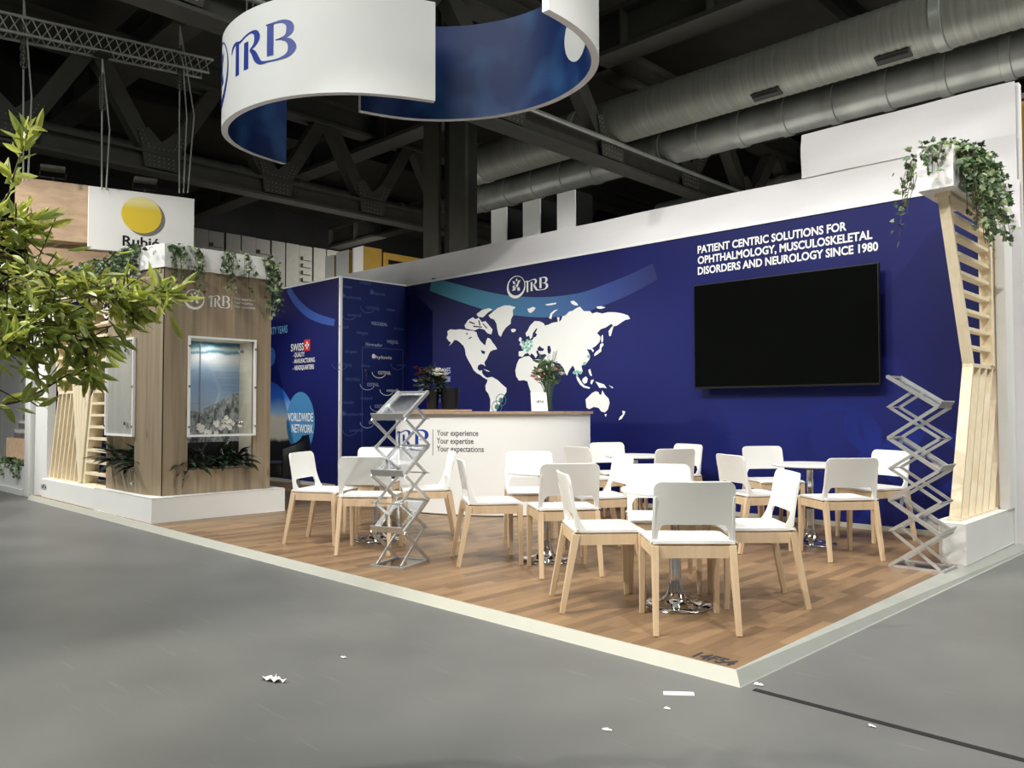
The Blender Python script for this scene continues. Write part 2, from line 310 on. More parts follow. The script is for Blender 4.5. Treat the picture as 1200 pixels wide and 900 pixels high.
# ------------------------------------------------------------------ mesh helpers
class MB:
    def __init__(s): s.v = []; s.f = []; s.mi = []; s.cur = 0
    def add(s, vs, fs):
        o = len(s.v); s.v += [tuple(v) for v in vs]
        s.f += [tuple(i+o for i in f) for f in fs]; s.mi += [s.cur]*len(fs); return s
    def box(s, lo, hi, mtx=None):
        x0, y0, z0 = lo; x1, y1, z1 = hi
        vs = [Vector(p) for p in ((x0, y0, z0), (x1, y0, z0), (x1, y1, z0), (x0, y1, z0), (x0, y0, z1), (x1, y0, z1), (x1, y1, z1), (x0, y1, z1))]
        if mtx: vs = [mtx @ v for v in vs]
        return s.add(vs, [(0, 3, 2, 1), (4, 5, 6, 7), (0, 1, 5, 4), (1, 2, 6, 5), (2, 3, 7, 6), (3, 0, 4, 7)])
    def bar(s, p0, p1, w, h, up=(0, 0, 1), w1=None, h1=None):
        p0 = Vector(p0); p1 = Vector(p1); d = (p1-p0).normalized(); u = Vector(up)
        if abs(d.dot(u)) > .98: u = Vector((0, 1, 0))
        sd = d.cross(u).normalized(); u = sd.cross(d)
        w1 = w if w1 is None else w1; h1 = h if h1 is None else h1
        vs = [p+sd*a*ww/2+u*b*hh/2 for p, ww, hh in ((p0, w, h), (p1, w1, h1)) for a, b in ((-1, -1), (1, -1), (1, 1), (-1, 1))]
        return s.add(vs, [(3, 2, 1, 0), (4, 5, 6, 7), (0, 1, 5, 4), (1, 2, 6, 5), (2, 3, 7, 6), (3, 0, 4, 7)])
    def tube(s, pts, r, n=8, r1=None, caps=True):
        pts = [Vector(p) for p in pts]; rings = []
        for i, p in enumerate(pts):
            a = pts[max(0, i-1)]; b = pts[min(len(pts)-1, i+1)]; d = (b-a).normalized()
            u = Vector((0, 0, 1)) if abs(d.z) < .9 else Vector((1, 0, 0))
            x = d.cross(u).normalized(); y = d.cross(x)
            rr = r if r1 is None else r+(r1-r)*i/(len(pts)-1)
            rings.append([p+x*math.cos(2*PI*k/n)*rr+y*math.sin(2*PI*k/n)*rr for k in range(n)])
        fs = [(i*n+k, i*n+(k+1) % n, (i+1)*n+(k+1) % n, (i+1)*n+k) for i in range(len(pts)-1) for k in range(n)]
        if caps: fs += [tuple(range(n-1, -1, -1)), tuple((len(pts)-1)*n+k for k in range(n))]
        return s.add([v for r_ in rings for v in r_], fs)
    def lathe(s, prof, c=(0, 0, 0), n=32):
        vs = []; fs = []; m = len(prof)
        for k in range(n):
            a = 2*PI*k/n
            vs += [(c[0]+r*math.cos(a), c[1]+r*math.sin(a), c[2]+z) for r, z in prof]
        for k in range(n):
            for i in range(m-1):
                a = k*m+i; b = ((k+1) % n)*m+i; fs.append((a, b, b+1, a+1))
        return s.add(vs, fs)
    def poly(s, pts2, fn):
        """flat shape, filled, then carried onto a surface by fn(x, y)"""
        tri = tessellate_polygon([[Vector((p[0], p[1], 0)) for p in pts2]])
        return s.add([fn(*p) for p in pts2], [tuple(t) for t in tri])
    def prism(s, pts2, fn, a, b):
        n = len(pts2); tri = tessellate_polygon([[Vector((p[0], p[1], 0)) for p in pts2]])
        vs = [fn(p[0], p[1], a) for p in pts2]+[fn(p[0], p[1], b) for p in pts2]
        fs = [tuple(t) for t in tri]+[tuple(i+n for i in reversed(t)) for t in tri]
        fs += [(i, (i+1) % n, (i+1) % n+n, i+n) for i in range(n)]
        return s.add(vs, fs)
    def grid(s, fn, nu, nv):
        vs = [fn(i/nu, j/nv) for i in range(nu+1) for j in range(nv+1)]
        fs = [(i*(nv+1)+j, (i+1)*(nv+1)+j, (i+1)*(nv+1)+j+1, i*(nv+1)+j+1) for i in range(nu) for j in range(nv)]
        return s.add(vs, fs)
    def build(s, name, mats, parent=None, smooth=None, bevel=0, solid=0, local=False, fix=True, merge=False):
        me = bpy.data.meshes.new(name)
        off = Vector((0, 0, 0))
        if parent is not None and not local:
            p = parent
            while p is not None: off += p.location; p = p.parent
        me.from_pydata([tuple(Vector(v)-off) for v in s.v], [], s.f)
        mats = mats if isinstance(mats, (list, tuple)) else [mats]
        for m in mats: me.materials.append(m)
        for i, p in enumerate(me.polygons): p.material_index = min(s.mi[i], len(mats)-1)
        if bevel or solid or fix or merge:
            bm = bmesh.new(); bm.from_mesh(me)
            if merge: bmesh.ops.remove_doubles(bm, verts=bm.verts, dist=1e-5)
            if solid: bmesh.ops.recalc_face_normals(bm, faces=bm.faces); bmesh.ops.solidify(bm, geom=bm.faces[:], thickness=solid)
            if bevel:
                ed = [e for e in bm.edges if len(e.link_faces) == 2 and e.calc_face_angle(0) > .5]
                bmesh.ops.bevel(bm, geom=ed, offset=bevel, segments=2, affect='EDGES', profile=.5)
            if fix: bmesh.ops.recalc_face_normals(bm, faces=bm.faces)
            bm.to_mesh(me); bm.free()
        if smooth is not None:
            for p in me.polygons: p.use_smooth = True
            me.set_sharp_from_angle(angle=math.radians(smooth))
        o = bpy.data.objects.new(name, me); COL.objects.link(o)
        if parent is not None: o.parent = parent
        return o

def tag(o, label, cat, group=None, kind=None):
    o['label'] = label; o['category'] = cat
    if group: o['group'] = group
    if kind: o['kind'] = kind
    return o

def struct(o, label=None, cat=None):
    o['kind'] = 'structure'
    if label: o['label'] = label
    if cat: o['category'] = cat
    return o

def thing(name, label, cat, loc=(0, 0, 0), rz=0., group=None):
    o = bpy.data.objects.new(name, None); COL.objects.link(o)
    o.location = loc; o.rotation_euler = (0, 0, rz); o.empty_display_size = .1
    return tag(o, label, cat, group)

def dup(root, loc, rz, label):
    r = root.copy(); COL.objects.link(r); r.location = loc; r.rotation_euler = (0, 0, rz); r['label'] = label
    for ch in list(root.children):
        c = ch.copy(); COL.objects.link(c); c.parent = r
        for g in list(ch.children):
            d = g.copy(); COL.objects.link(d); d.parent = c
    return r

_txt = {}
def text2d(body, bold=0.):
    """outline of a line of writing, filled: 2-D points and faces, letters standing on y = 0"""
    k = (body, bold)
    if k in _txt: return _txt[k]
    cu = bpy.data.curves.new('lettering', 'FONT'); cu.body = body; cu.size = 1; cu.offset = bold; cu.resolution_u = 3
    o = bpy.data.objects.new('lettering', cu); COL.objects.link(o)
    dg = bpy.context.evaluated_depsgraph_get()
    me = bpy.data.meshes.new_from_object(o.evaluated_get(dg))
    vs = [(v.co.x, v.co.y) for v in me.vertices]; fs = [tuple(p.vertices) for p in me.polygons]
    bpy.data.objects.remove(o); bpy.data.curves.remove(cu); bpy.data.meshes.remove(me)
    _txt[k] = (vs, fs); return vs, fs

def write(mb, body, fn, x0, x1, y0, h, bold=0.):
    """writing from x0 to x1 with capitals h tall on the base line y0"""
    vs, fs = text2d(body, bold)
    if not vs: return
    a = min(v[0] for v in vs); b = max(v[0] for v in vs)
    sx = (x1-x0)/(b-a); sy = h/.73
    mb.add([fn(x0+(v[0]-a)*sx, y0+v[1]*sy) for v in vs], fs)

def bez(p, n=10):
    """smooth line through points (x, y, width)"""
    out = []
    for i in range(len(p)-1):
        p0 = p[max(0, i-1)]; p1 = p[i]; p2 = p[i+1]; p3 = p[min(len(p)-1, i+2)]
        for k in range(n):
            t = k/n
            out.append(tuple(.5*((2*b)+(-a+c)*t+(2*a-5*b+4*c-d)*t*t+(-a+3*b-3*c+d)*t**3) for a, b, c, d in zip(p0, p1, p2, p3)))
    out.append(tuple(p[-1])); return out

def ribbon(mb, pts, fn, n=8):
    q = bez(pts, n) if len(pts) > 2 else [tuple(pts[0][j]+(pts[1][j]-pts[0][j])*k/6 for j in range(3)) for k in range(7)]
    vs = []
    for i, (x, y, w) in enumerate(q):
        a = q[max(0, i-1)]; b = q[min(len(q)-1, i+1)]
        dx, dy = b[0]-a[0], b[1]-a[1]; L = math.hypot(dx, dy) or 1
        nx, ny = -dy/L*w/2, dx/L*w/2
        vs += [fn(x+nx, y+ny), fn(x-nx, y-ny)]
    mb.add(vs, [(2*i, 2*i+2, 2*i+3, 2*i+1) for i in range(len(q)-1)])

LETTERS = [
    [(-.06, .66, .02), (.0, .82, .08), (.14, .89, .09), (.32, .86, .06), (.52, .93, .05), (.72, .97, .06), (.88, .9, .14), (.92, .74, .17), (.84, .58, .1), (.7, .5, .04)],
    [(.21, .88, .13), (.21, -.04, .15)],
    [(.56, .76, .15), (.56, 0, .16)],
    [(.7, .5, .06), (.82, .36, .14), (.92, .16, .16), (1.04, .03, .1), (1.25, .0, .05), (1.55, .0, .06), (1.76, .08, .13), (1.84, .26, .19), (1.76, .44, .13), (1.58, .52, .05), (1.44, .53, .03)],
    [(1.3, .97, .17), (1.3, .14, .17)],
    [(1.18, 1.0, .03), (1.4, 1.0, .05), (1.62, .99, .09), (1.77, .88, .16), (1.78, .7, .17), (1.68, .57, .08), (1.5, .53, .03)],
]
def letters(mb, fn, x, y, h, w):
    """the three-letter monogram, w wide and h tall"""
    for st in LETTERS:
        ribbon(mb, st, lambda a, b: fn(x+a*w/1.92, y+b*h))

def emblem(mb, fn, x, y, rx, ry):
    """crescent ring with a small figure of leaves in it"""
    n = 48; vs = []
    for k in range(n+1):
        a = 2*PI*k/n
        vs.append(fn(x+rx*math.cos(a), y+ry*math.sin(a)))
        vs.append(fn(x+.04*rx+.86*rx*math.cos(a), y+.10*ry+.84*ry*math.sin(a)))
    mb.add(vs, [(2*i, 2*i+2, 2*i+3, 2*i+1) for i in range(n)])
    for pts in ([(-.05, .1), (.1, .15), (.2, .45), (.5, .5), (.3, .2), (.2, -.05), (.1, -.15)], [(-.4, .5), (-.15, .45), (-.05, .2), (-.25, .2)],
                [(-.45, -.35), (-.25, -.1), (.0, -.05), (-.1, -.35)], [(.1, -.2), (.35, -.1), (.45, -.4), (.2, -.45)], [(-.05, .55), (.08, .7), (.18, .52), (.05, .42)], [(-.42, -.02), (-.2, .12), (-.1, .02), (-.3, -.12)]):
        mb.poly([(x+a*rx, y+(b+.08)*ry) for a, b in pts], fn)

def disc_pts(x, y, rx, ry, n=32):
    return [(x+rx*math.cos(2*PI*k/n), y+ry*math.sin(2*PI*k/n)) for k in range(n)]

W = 4.4823      # depth of the stand: front edge y = 0, printed wall y = W
WH = 2.996      # printed wall height
FZ = -.05       # hall floor

# ================================================================== the hall
mb = MB(); mb.box((-34, -16, FZ-.3), (16, 30, FZ)); struct(mb.build('floor', M['hall_floor']), 'dark grey hall floor with faint scuffs', 'floor')
mb = MB(); mb.box((.09, -.036, FZ), (9, -.004, FZ+.002)); struct(mb.build('trim_1', M['dark_slot']), 'black service channel running in the hall floor from the platform corner', 'floor channel')
mb = MB(); mb.box((-34, -16, 11.0), (16, 30, 11.2)); struct(mb.build('ceiling', M['roof']), 'dark roof deck high above', 'ceiling')
mb = MB(); mb.box((-34.3, -16, FZ), (-34, 30, 11)); struct(mb.build('wall_left', M['steel_dark']), 'dark far end wall of the hall', 'wall')
mb = MB(); mb.box((-34, 30, FZ), (16, 30.3, 11)); struct(mb.build('wall_far', M['steel_dark']), 'dark far side wall of the hall', 'wall')

# panelled grey wall far behind the closet
t = thing('wall_panelling', 'grey panelled wall with louvred strips far behind the oak tower', 'panelling', (-30, 18, 0))
P0 = hit(225, 300, 0, -30); P1 = hit(440, 300, 0, -30)
zt = hit(300, 279, 0, -30).z
n = 13; dy = (P1.y-P0.y)/n
for k in range(n):
    mb = MB(); y = P0.y+k*dy
    if k % 3 == 1:
        for j in range(22): mb.box((-30.05, y+.12, zt-.5-.32*j-.16), (-29.85, y+dy-.12, zt-.5-.32*j))
        mb.box((-30.1, y+.02, FZ), (-30.02, y+dy-.02, zt)); o = mb.build('louvre_panel', M['wall_grey'], t)
    else:
        mb.box((-30.1, y+.03, FZ), (-29.95, y+dy-.03, zt)); o = mb.build('panel', M['wall_grey'], t)

# steel structure: trusses along y, girders along x, ducts along x
def truss(x, y0, y1, zb, ztop, nodes_b, nodes_t, label, name='roof_truss'):
    t = thing(name, label, 'roof truss', (x, y0, zb), group=None)
    mb = MB(); 
    mb.box((x-.22, y0, zb), (x+.22, y1, zb+.06)); mb.box((x-.22, y0, zb+.42), (x+.22, y1, zb+.48)); mb.box((x+.02, y0, zb+.06), (x+.06, y1, zb+.42))
    mb.build('bottom_chord', M['steel'], t)
    mb = MB(); mb.box((x-.25, y0, ztop), (x+.25, y1, ztop+.08)); mb.box((x-.03, y0, ztop+.08), (x+.03, y1, ztop+.6)); mb.box((x-.25, y0, ztop+.6), (x+.25, y1, ztop+.68))
    mb.build('top_chord', M['steel'], t)
    for yb in nodes_b:
        for yt in nodes_t:
            if 0 < abs(yt-yb) < 3.2:
                mb = MB(); a = Vector((x, yb+(.18 if yt > yb else -.18), zb+.4)); b = Vector((x, yt+(-.16 if yt > yb else .16), ztop+.04))
                mb.bar(a, b, .34, .3, up=(1, 0, 0)); mb.build('diagonal', M['steel'], t)
    for yb in nodes_b:
        mb = MB(); mb.prism([(yb-.36, zb+.1), (yb+.36, zb+.1), (yb+.52, zb+.95), (yb+.3, zb+1.0), (yb, zb+.72), (yb-.3, zb+1.0), (yb-.52, zb+.95)], lambda a, b, c: Vector((c, a, b)), x+.17, x+.2); mb.cur = 1
        for i in range(6):
            for j in range(5):
                yy = yb-.27+.108*i; zz = zb+.16+.1*j
                mb.box((x+.2, yy-.014, zz-.014), (x+.215, yy+.014, zz+.014))
            for sgn in (-1, 1):
                if i < 4:
                    for q in (0, .12):
                        yy = yb+sgn*(.3+.04*i+q*.9); zz = zb+.62+.09*i
                        mb.box((x+.2, yy-.014, zz-.014), (x+.215, yy+.014, zz+.014))
        mb.build('gusset_plate', [M['steel'], M['rivet']], t)
    return t

nb1 = [hit(710, 160, 0, -9).y, hit(802, 189, 0, -9).y]; step = nb1[1]-nb1[0]
truss(-9.0, -4, 26, 6.5, 8.5, [nb1[0]+step*k for k in range(-3, 5)], [nb1[0]+step*(k+.5) for k in range(-4, 5)], 'dark riveted roof truss with V diagonals right of the hanging sign')
na = hit(432, 255, 0, -16.8).y; nb = hit(185, 200, 0, -16.8).y
st2 = (na-nb)/2
truss(-16.8, -4, 26, 6.5, 8.75, [na+st2*k for k in range(-4, 4)], [na+st2*(k+.5) for k in range(-5, 4)], 'dark riveted roof truss behind the hanging sign on the left')
def girder(y, z, x0, x1, label):
    mb = MB(); mb.box((x0, y-.3, z), (x1, y+.3, z+.1)); mb.box((x0, y-.04, z+.1), (x1, y+.04, z+.85)); mb.box((x0, y-.3, z+.85), (x1, y+.3, z+.95))
    for k in range(int((x1-x0)/2)): mb.box((x0+2*k, y-.28, z+.1), (x0+2*k+.04, y+.28, z+.85))
    tag(mb.build('steel_girder', M['steel'], None), label, 'girder')
girder(10.3, 8.5, -30, 14, 'dark steel girder crossing above the big spiral duct')
girder(4.0, 9.2, -30, 14, 'dark steel girder high above the hanging sign')
girder(17.5, 8.6, -30, 14, 'dark steel girder far behind the ducts')
girder(-2.2, 9.6, -30, 14, 'dark steel girder nearest the aisle')
for i in range(7):
    mb = MB(); x = -28+5.6*i; mb.box((x-.1, -14, 10.3), (x+.1, 29, 10.55)); mb.box((x-.02, -14, 10.55), (x+.02, 29, 10.95))
    tag(mb.build('roof_purlin', M['steel_dark']), 'thin dark purlin under the roof deck', 'purlin', 'roof purlins under the deck')

# column
CYC = 9.2
c0 = hit(496, 290, 1, CYC); c1 = hit(545, 290, 1, CYC)
t = thing('steel_column', 'tall dark H section steel column behind the white fascia', 'column', ((c0.x+c1.x)/2, CYC, FZ))
w3 = (c1.x-c0.x)/3
mb = MB(); mb.box((c0.x, CYC, FZ), (c0.x+w3*1.1, CYC+.1, 11)); mb.build('flange', M['steel'], t)
mb = MB(); mb.box((c1.x-w3*1.1, CYC, FZ), (c1.x, CYC+.1, 11)); mb.build('flange', M['steel'], t)
mb = MB(); mb.box((c0.x+w3*1.1, CYC+.2, FZ), (c1.x-w3*1.1, CYC+.3, 11)); mb.box((c0.x+.02, CYC+.101, FZ), (c0.x+.1, CYC+.4, 11)); mb.box((c1.x-.1, CYC+.101, FZ), (c1.x-.02, CYC+.4, 11)); mb.build('web', M['steel_dark'], t)

def duct(y, z, r, x0, x1, name, label, m, rib, collars, vents=()):
    """round duct running along x"""
    t = thing(name, label, 'air duct', (x0, y, z))
    mb = MB(); prof = []
    n = 28; L = x1-x0
    if rib:
        k = int(L/.14); xs = []
        for i in range(k+1): xs += [(x0+L*i/k, r), (x0+L*i/k+.02, r+.012)]
    else: xs = [(x0, r), (x1, r)]
    vs = [(x, y+rr*math.cos(2*PI*j/n), z+rr*math.sin(2*PI*j/n)) for x, rr in xs for j in range(n)]
    mb.add(vs, [(i*n+j, i*n+(j+1) % n, (i+1)*n+(j+1) % n, (i+1)*n+j) for i in range(len(xs)-1) for j in range(n)])
    mb.build('duct_shell', m, t, smooth=50)
    for x in collars:
        mb = MB(); mb.lathe([(r+.005, -.09), (r+.03, -.08), (r+.03, .08), (r+.005, .09)], n=28)
        mb.v = [(x+v[2], y+v[0], z+v[1]) for v in mb.v]
        mb.build('collar', M['duct_smooth'], t, smooth=40)
    for x in vents:
        mb = MB(); a = -1.95
        yy = y+math.cos(a)*r; zz = z+math.sin(a)*r
        mb.bar((x-.28, yy, zz), (x+.28, yy, zz), .2, .06, up=(0, math.cos(a), math.sin(a)))
        for q in range(5): mb.bar((x-.25, yy-.07+.035*q, zz-.035+.012*q), (x+.25, yy-.07+.035*q, zz-.035+.012*q), .012, .03, up=(0, math.cos(a), math.sin(a)))
        mb.build('vent_grille', M['steel_dark'], t)
    return t
DX = hit(538, 200, 1, 11.05).x
xc = [hit(q, r_, 1, 11.05).x for q, r_ in ((1105, 40), (928, 95), (795, 130), (735, 150))]
duct(11.05, 7.49, .48, DX, 13, 'spiral_duct', 'big ribbed silver ventilation duct crossing under the roof', M['duct'], True, xc[:1]+[xc[0]-7.6, DX+1], [hit(1050, 70, 1, 11).x, hit(902, 117, 1, 11).x])
x0 = hit(870, 165, 1, 13.18).x
duct(13.18, 7.4, .39, hit(530, 220, 1, 13.18).x, 13, 'air_duct', 'smooth silver ventilation duct with seams just above the white fascia', M['duct_smooth'], False, [x0+1.04*k for k in range(-8, 13)])
duct(19.0, 7.5, .42, -13, 12, 'air_duct', 'dull ventilation duct far behind the steel column', M['duct_smooth'], False, [-12+1.6*k for k in range(12)])
duct(-.2, 10.2, .0+.35, -30, 2, 'air_duct', 'dark ventilation duct close under the roof deck', M['duct_smooth'], False, [-28+2*k for k in range(12)])

td = duct(-20.5, 7.95, .4, -6, 24, 'air_duct', 'silver ventilation duct behind the V diagonals at upper left', M['duct_smooth'], False, [-4+2*k for k in range(14)])
td.location = (-20.5, -6, 7.95); td.rotation_euler = (0, 0, PI/2)
# thin sprinkler pipe on the right truss
mb = MB(); mb.tube([(-8.71, -4, 6.93), (-8.71, 26, 6.93)], .05, 10); tag(mb.build('sprinkler_pipe', M['duct_smooth'], smooth=40), 'thin grey pipe along the right roof truss', 'pipe')

# hanging lighting truss at the upper left
t = thing('lighting_truss', 'slim silver lattice lighting truss hung under the roof at upper left', 'truss', (-13.2, -4, 8))
A = hit(-60, 0, 0, -13.2); B = hit(250, 70, 0, -13.2)
A2 = hit(-60, 22, 0, -13.2); B2 = hit(245, 85, 0, -13.2)
cs = []
for (a, b, dx) in ((A, B, 0), (A2, B2, 0), (A2, B2, -.34)):
    mb = MB(); mb.tube([a+Vector((dx, 0, 0)), b+Vector((dx, 0, 0))], .026, 8); mb.build('chord', M['duct_smooth'], t); cs.append((a+Vector((dx, 0, 0)), b+Vector((dx, 0, 0))))
mb = MB(); N = 26
for i in range(N):
    for p, q in ((0, 1), (1, 2), (2, 0)):
        s0 = cs[p][0].lerp(cs[p][1], i/N); s1 = cs[q][0].lerp(cs[q][1], (i+1)/N); mb.tube([s0, s1], .011, 5)
mb.build('lacing', M['duct_smooth'], t)

def hanger(px, y0p, y1p, ax, v, label, n=2, chain=True):
    a = hit(px, y0p, ax, v); b = hit(px, y1p, ax, v)
    t = thing('hanging_cable', label, 'cable', tuple(b))
    for k in range(n):
        mb = MB(); o = Vector((.07*k-.03, .05*k, 0)); mid = a.lerp(b, .55)+Vector((.05*k, .04*k, 0))+o
        mb.tube([a.lerp(b, .02), mid, b+o], .014, 6); mb.build('cable', M['duct_smooth'], t)
    if chain:
        for j in range(12):
            p = a.lerp(b, .16+.02*j); mb = MB()
            ang = PI/2*(j % 2); u = Vector((math.cos(ang), math.sin(ang), 0))
            q = [p+u*.045*math.cos(2*PI*k/10)+Vector((0, 0, .075*math.sin(2*PI*k/10))) for k in range(11)]
            mb.tube(q, .013, 5, caps=False); mb.build('chain_link', M['steel'], t)
    mb = MB(); mb.box(tuple(a-Vector((.12, .12, -.0))), tuple(a+Vector((.12, .12, .1)))); mb.build('clamp', M['steel_dark'], t)
hanger(28, -8, 212, 0, -13.3, 'hanging cable with chain at the far left above the oak fascia')
hanger(120, 66, 222, 0, -13.3, 'thin hanging cable left above the yellow ball sign', 2, True)
hanger(211, 26, 226, 0, -13.3, 'hanging cables with chain above the right end of the yellow ball sign', 3)

# ================================================================== neighbours behind the printed wall
mb = MB()
for zz, zw, x0, x1 in ((WH+.012, 3.415, -11.3, .10), (3.415, 3.86, -1.76, .10)):
    def f(u, v, zz=zz, zw=zw, x0=x0, x1=x1):
        x = x0+(x1-x0)*u; z = zz+(zw-zz)*v
        return Vector((x, 4.612+.012*math.sin(x*2.1+v*5)+.008*math.sin(x*5.3-v*7), z))
    mb.grid(f, 90, 6)
mb.box((-11.3, 4.64, FZ), (.12, 4.72, 3.40)); mb.box((-1.76, 4.64, 3.40), (.12, 4.72, 3.855))
mb.grid(lambda u, v: Vector((-.12+.24*u, 4.608+.01*math.sin(u*9+v*4), 2.72+(WH+.03-2.72)*v-.1*u*(1-v))), 6, 6)
tag(mb.build('fabric_fascia', M['white_cloth'], smooth=60), 'long white fabric covered fascia rising behind the blue wall, stepped up at its right end', 'fascia')
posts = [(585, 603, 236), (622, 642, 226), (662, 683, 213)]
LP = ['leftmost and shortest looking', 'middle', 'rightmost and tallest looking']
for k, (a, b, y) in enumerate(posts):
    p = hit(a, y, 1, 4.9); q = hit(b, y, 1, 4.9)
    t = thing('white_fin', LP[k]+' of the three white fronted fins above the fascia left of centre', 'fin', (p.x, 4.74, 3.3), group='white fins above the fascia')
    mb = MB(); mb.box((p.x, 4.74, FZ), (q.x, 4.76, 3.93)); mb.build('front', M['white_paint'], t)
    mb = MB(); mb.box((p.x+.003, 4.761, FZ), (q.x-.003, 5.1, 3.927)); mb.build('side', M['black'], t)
gx = 7.2
for k, (a, b, y) in enumerate([(381, 391, 301), (394, 408, 296), (413, 425, 291)]):
    p = hit(a, y, 1, gx); q = hit(b, y, 1, gx); t = thing('gold_sided_fin', ['leftmost', 'middle', 'rightmost'][k]+' white fronted fin with gold sides behind the closet', 'fin', (p.x, gx, 2.6), group='gold sided fins behind the closet')
    d = .5
    mb = MB(); mb.box((p.x, gx, FZ), (q.x, gx+.02, p.z)); mb.build('front', M['white_paint'], t)
    mb = MB(); mb.box((p.x+.003, gx+.021, FZ), (q.x-.003, gx+.021+d, p.z-.003)); mb.build('side', M['gold'], t)
p = hit(425, 291, 1, gx); q = hit(500, 303, 0, p.x)
t = thing('gold_louvre', 'gold framed open louvre box behind the closet, right of the gold sided fins', 'louvre', (p.x, gx, 2.4))
z0 = p.z-.02
mb = MB(); mb.box((p.x, gx+.56, z0-.14), (p.x+.06, gx+4.6, z0)); mb.box((p.x, gx+.56, z0-.8), (p.x+.06, gx+.66, z0-.14)); mb.box((p.x, gx+4.4, z0-.8), (p.x+.06, gx+4.6, z0-.14)); mb.build('frame', M['gold'], t)
for j in range(3):
    mb = MB(); mb.box((p.x-.04, gx+.66, z0-.28-.14*j), (p.x+.02, gx+4.4, z0-.245-.14*j)); mb.build('slat', M['gold'], t)
mb = MB(); mb.box((p.x-.3, gx+.6, FZ), (p.x-.25, gx+4.5, z0-.05)); mb.build('backing', M['steel_dark'], t)

t = thing('gold_stand_wall', 'gold side wall of the stand behind, at the right edge', 'wall panel', (.16, 5, FZ))
mb = MB(); mb.box((.052, 4.90, 2.72), (.5, 9, 3.78)); mb.build('panel', M['gold'], t)
mb = MB(); mb.box((.025, 4.86, FZ), (.051, 4.98, 3.84)); mb.box((.052, 4.88, 3.785), (.5, 4.98, 3.84)); mb.build('edge_frame', M['black'], t)
mb = MB(); mb.box((.056, 4.92, FZ), (.49, 9, 2.715)); mb.build('lower_panel', M['steel'], t)

# ================================================================== platform
mb = MB(); mb.box((-10.1, .013, FZ), (-.013, W+.3, 0))
struct(mb.build('floor_platform', M['parquet']), 'raised platform of brown parquet laminate', 'floor')
mb = MB(); e0 = [(.012, .003), (0, .003), (-.036, FZ+.004), (-.04, FZ), (.012, FZ)]
vs = [Vector((x+(-a if x > -1 else 0), a, b)) for x in (-10.1, 0) for a, b in e0]
mb.add(vs, [(0, 1, 2, 3, 4), (9, 8, 7, 6, 5)]+[(k, (k+1) % 5, (k+1) % 5+5, k+5) for k in range(5)]); struct(mb.build('trim_2', M['edge']), 'cream bevelled edge strip along the aisle', 'edge strip')
mb = MB(); vs = [Vector((-a*(1 if y < 1 or a > 0 else 3.9), y+(a if y < 1 else 0), b)) for y in (0, 5.0) for a, b in e0]
mb.add(vs, [(0, 1, 2, 3, 4), (9, 8, 7, 6, 5)]+[(k, (k+1) % 5, (k+1) % 5+5, k+5) for k in range(5)]); struct(mb.build('trim_3', M['edge_grey']), 'grey bevelled edge strip along the right aisle', 'edge strip')
mb = MB()
a = hit(808, 770, 2, .001); b = hit(861, 778, 2, .001)
write(mb, '14F54', lambda x, y: Vector((a.x+x*(b.x-a.x), .045+y, .0015)), 0, 1, 0, .085, .028)
tag(mb.build('floor_lettering', M['ink']), 'black stand number 14F54 printed on the parquet by the corner', 'floor lettering')

# ================================================================== printed back wall
mb = MB(); mb.box((-7.95, W, FZ), (-.1, W+.1, WH))
wall = mb.build('wall_back', M['wall_blue']); struct(wall, 'deep blue printed back wall with a white world map', 'wall')
def WP(px, py): p = hit(px, py, 1, W); return (p.x, p.z)
def onwall(e): return lambda x, z: Vector((x, W-e, z))
mb = MB(); mb.box((-7.95, W-.012, WH-.0), (.0, W+.1, WH+.03)); mb.build('top_strip', M['frame_white'], wall)
mb = MB(); mb.box((-7.95, W-.014, 0), (-.2, W-.001, .045)); struct(mb.build('baseboard_back', M['edge']), 'pale baseboard under the blue wall', 'baseboard')
# teal band
mb = MB(); mid = [(505, 333), (540, 344), (572, 353), (600, 358), (640, 360), (680, 355), (715, 343), (745, 330), (768, 318)]
q = [WP(*p) for p in mid]
ribbon(mb, [(x, z, w) for (x, z), w in zip(q, (.2, .23, .25, .25, .26, .25, .24, .22, .2))], onwall(.0012)); mb.build('teal_band', M['teal_band'], wall)
# faint circles printed low on the wall
mb = MB()
for ci, (px, py, r) in enumerate(((980, 512, .42), (1035, 500, .36), (1085, 540, .4), (985, 588, .34), (930, 570, .28))):
    x, z = WP(px, py); n = 40; vs = []
    for k in range(n+1):
        a = 2*PI*k/n; vs += [onwall(.0008+.0003*ci)(x+r*math.cos(a), z+.75*r*math.sin(a)), onwall(.0008+.0003*ci)(x+.62*r*math.cos(a), z+.62*r*math.sin(a))]
    mb.add(vs, [(2*i, 2*i+2, 2*i+3, 2*i+1) for i in range(n)])
mb.build('faint_circles', soft_blobs('faint_circle_print', (14, 22, 86), (22, 36, 114), 1.4, .3, .7), wall)
# headline
mb = MB()
for body, x0, x1, zb in (('PATIENT CENTRIC SOLUTIONS FOR', -2.873, -1.270, 2.798), ('OPHTHALMOLOGY, MUSCULOSKELETAL', -2.873, -1.035, 2.682), ('DISORDERS AND NEUROLOGY SINCE 1980', -2.873, -.985, 2.566)):
    write(mb, body, onwall(.0015), x0, x1, zb, .083, .028)
mb.build('headline', M['print_white'], wall)
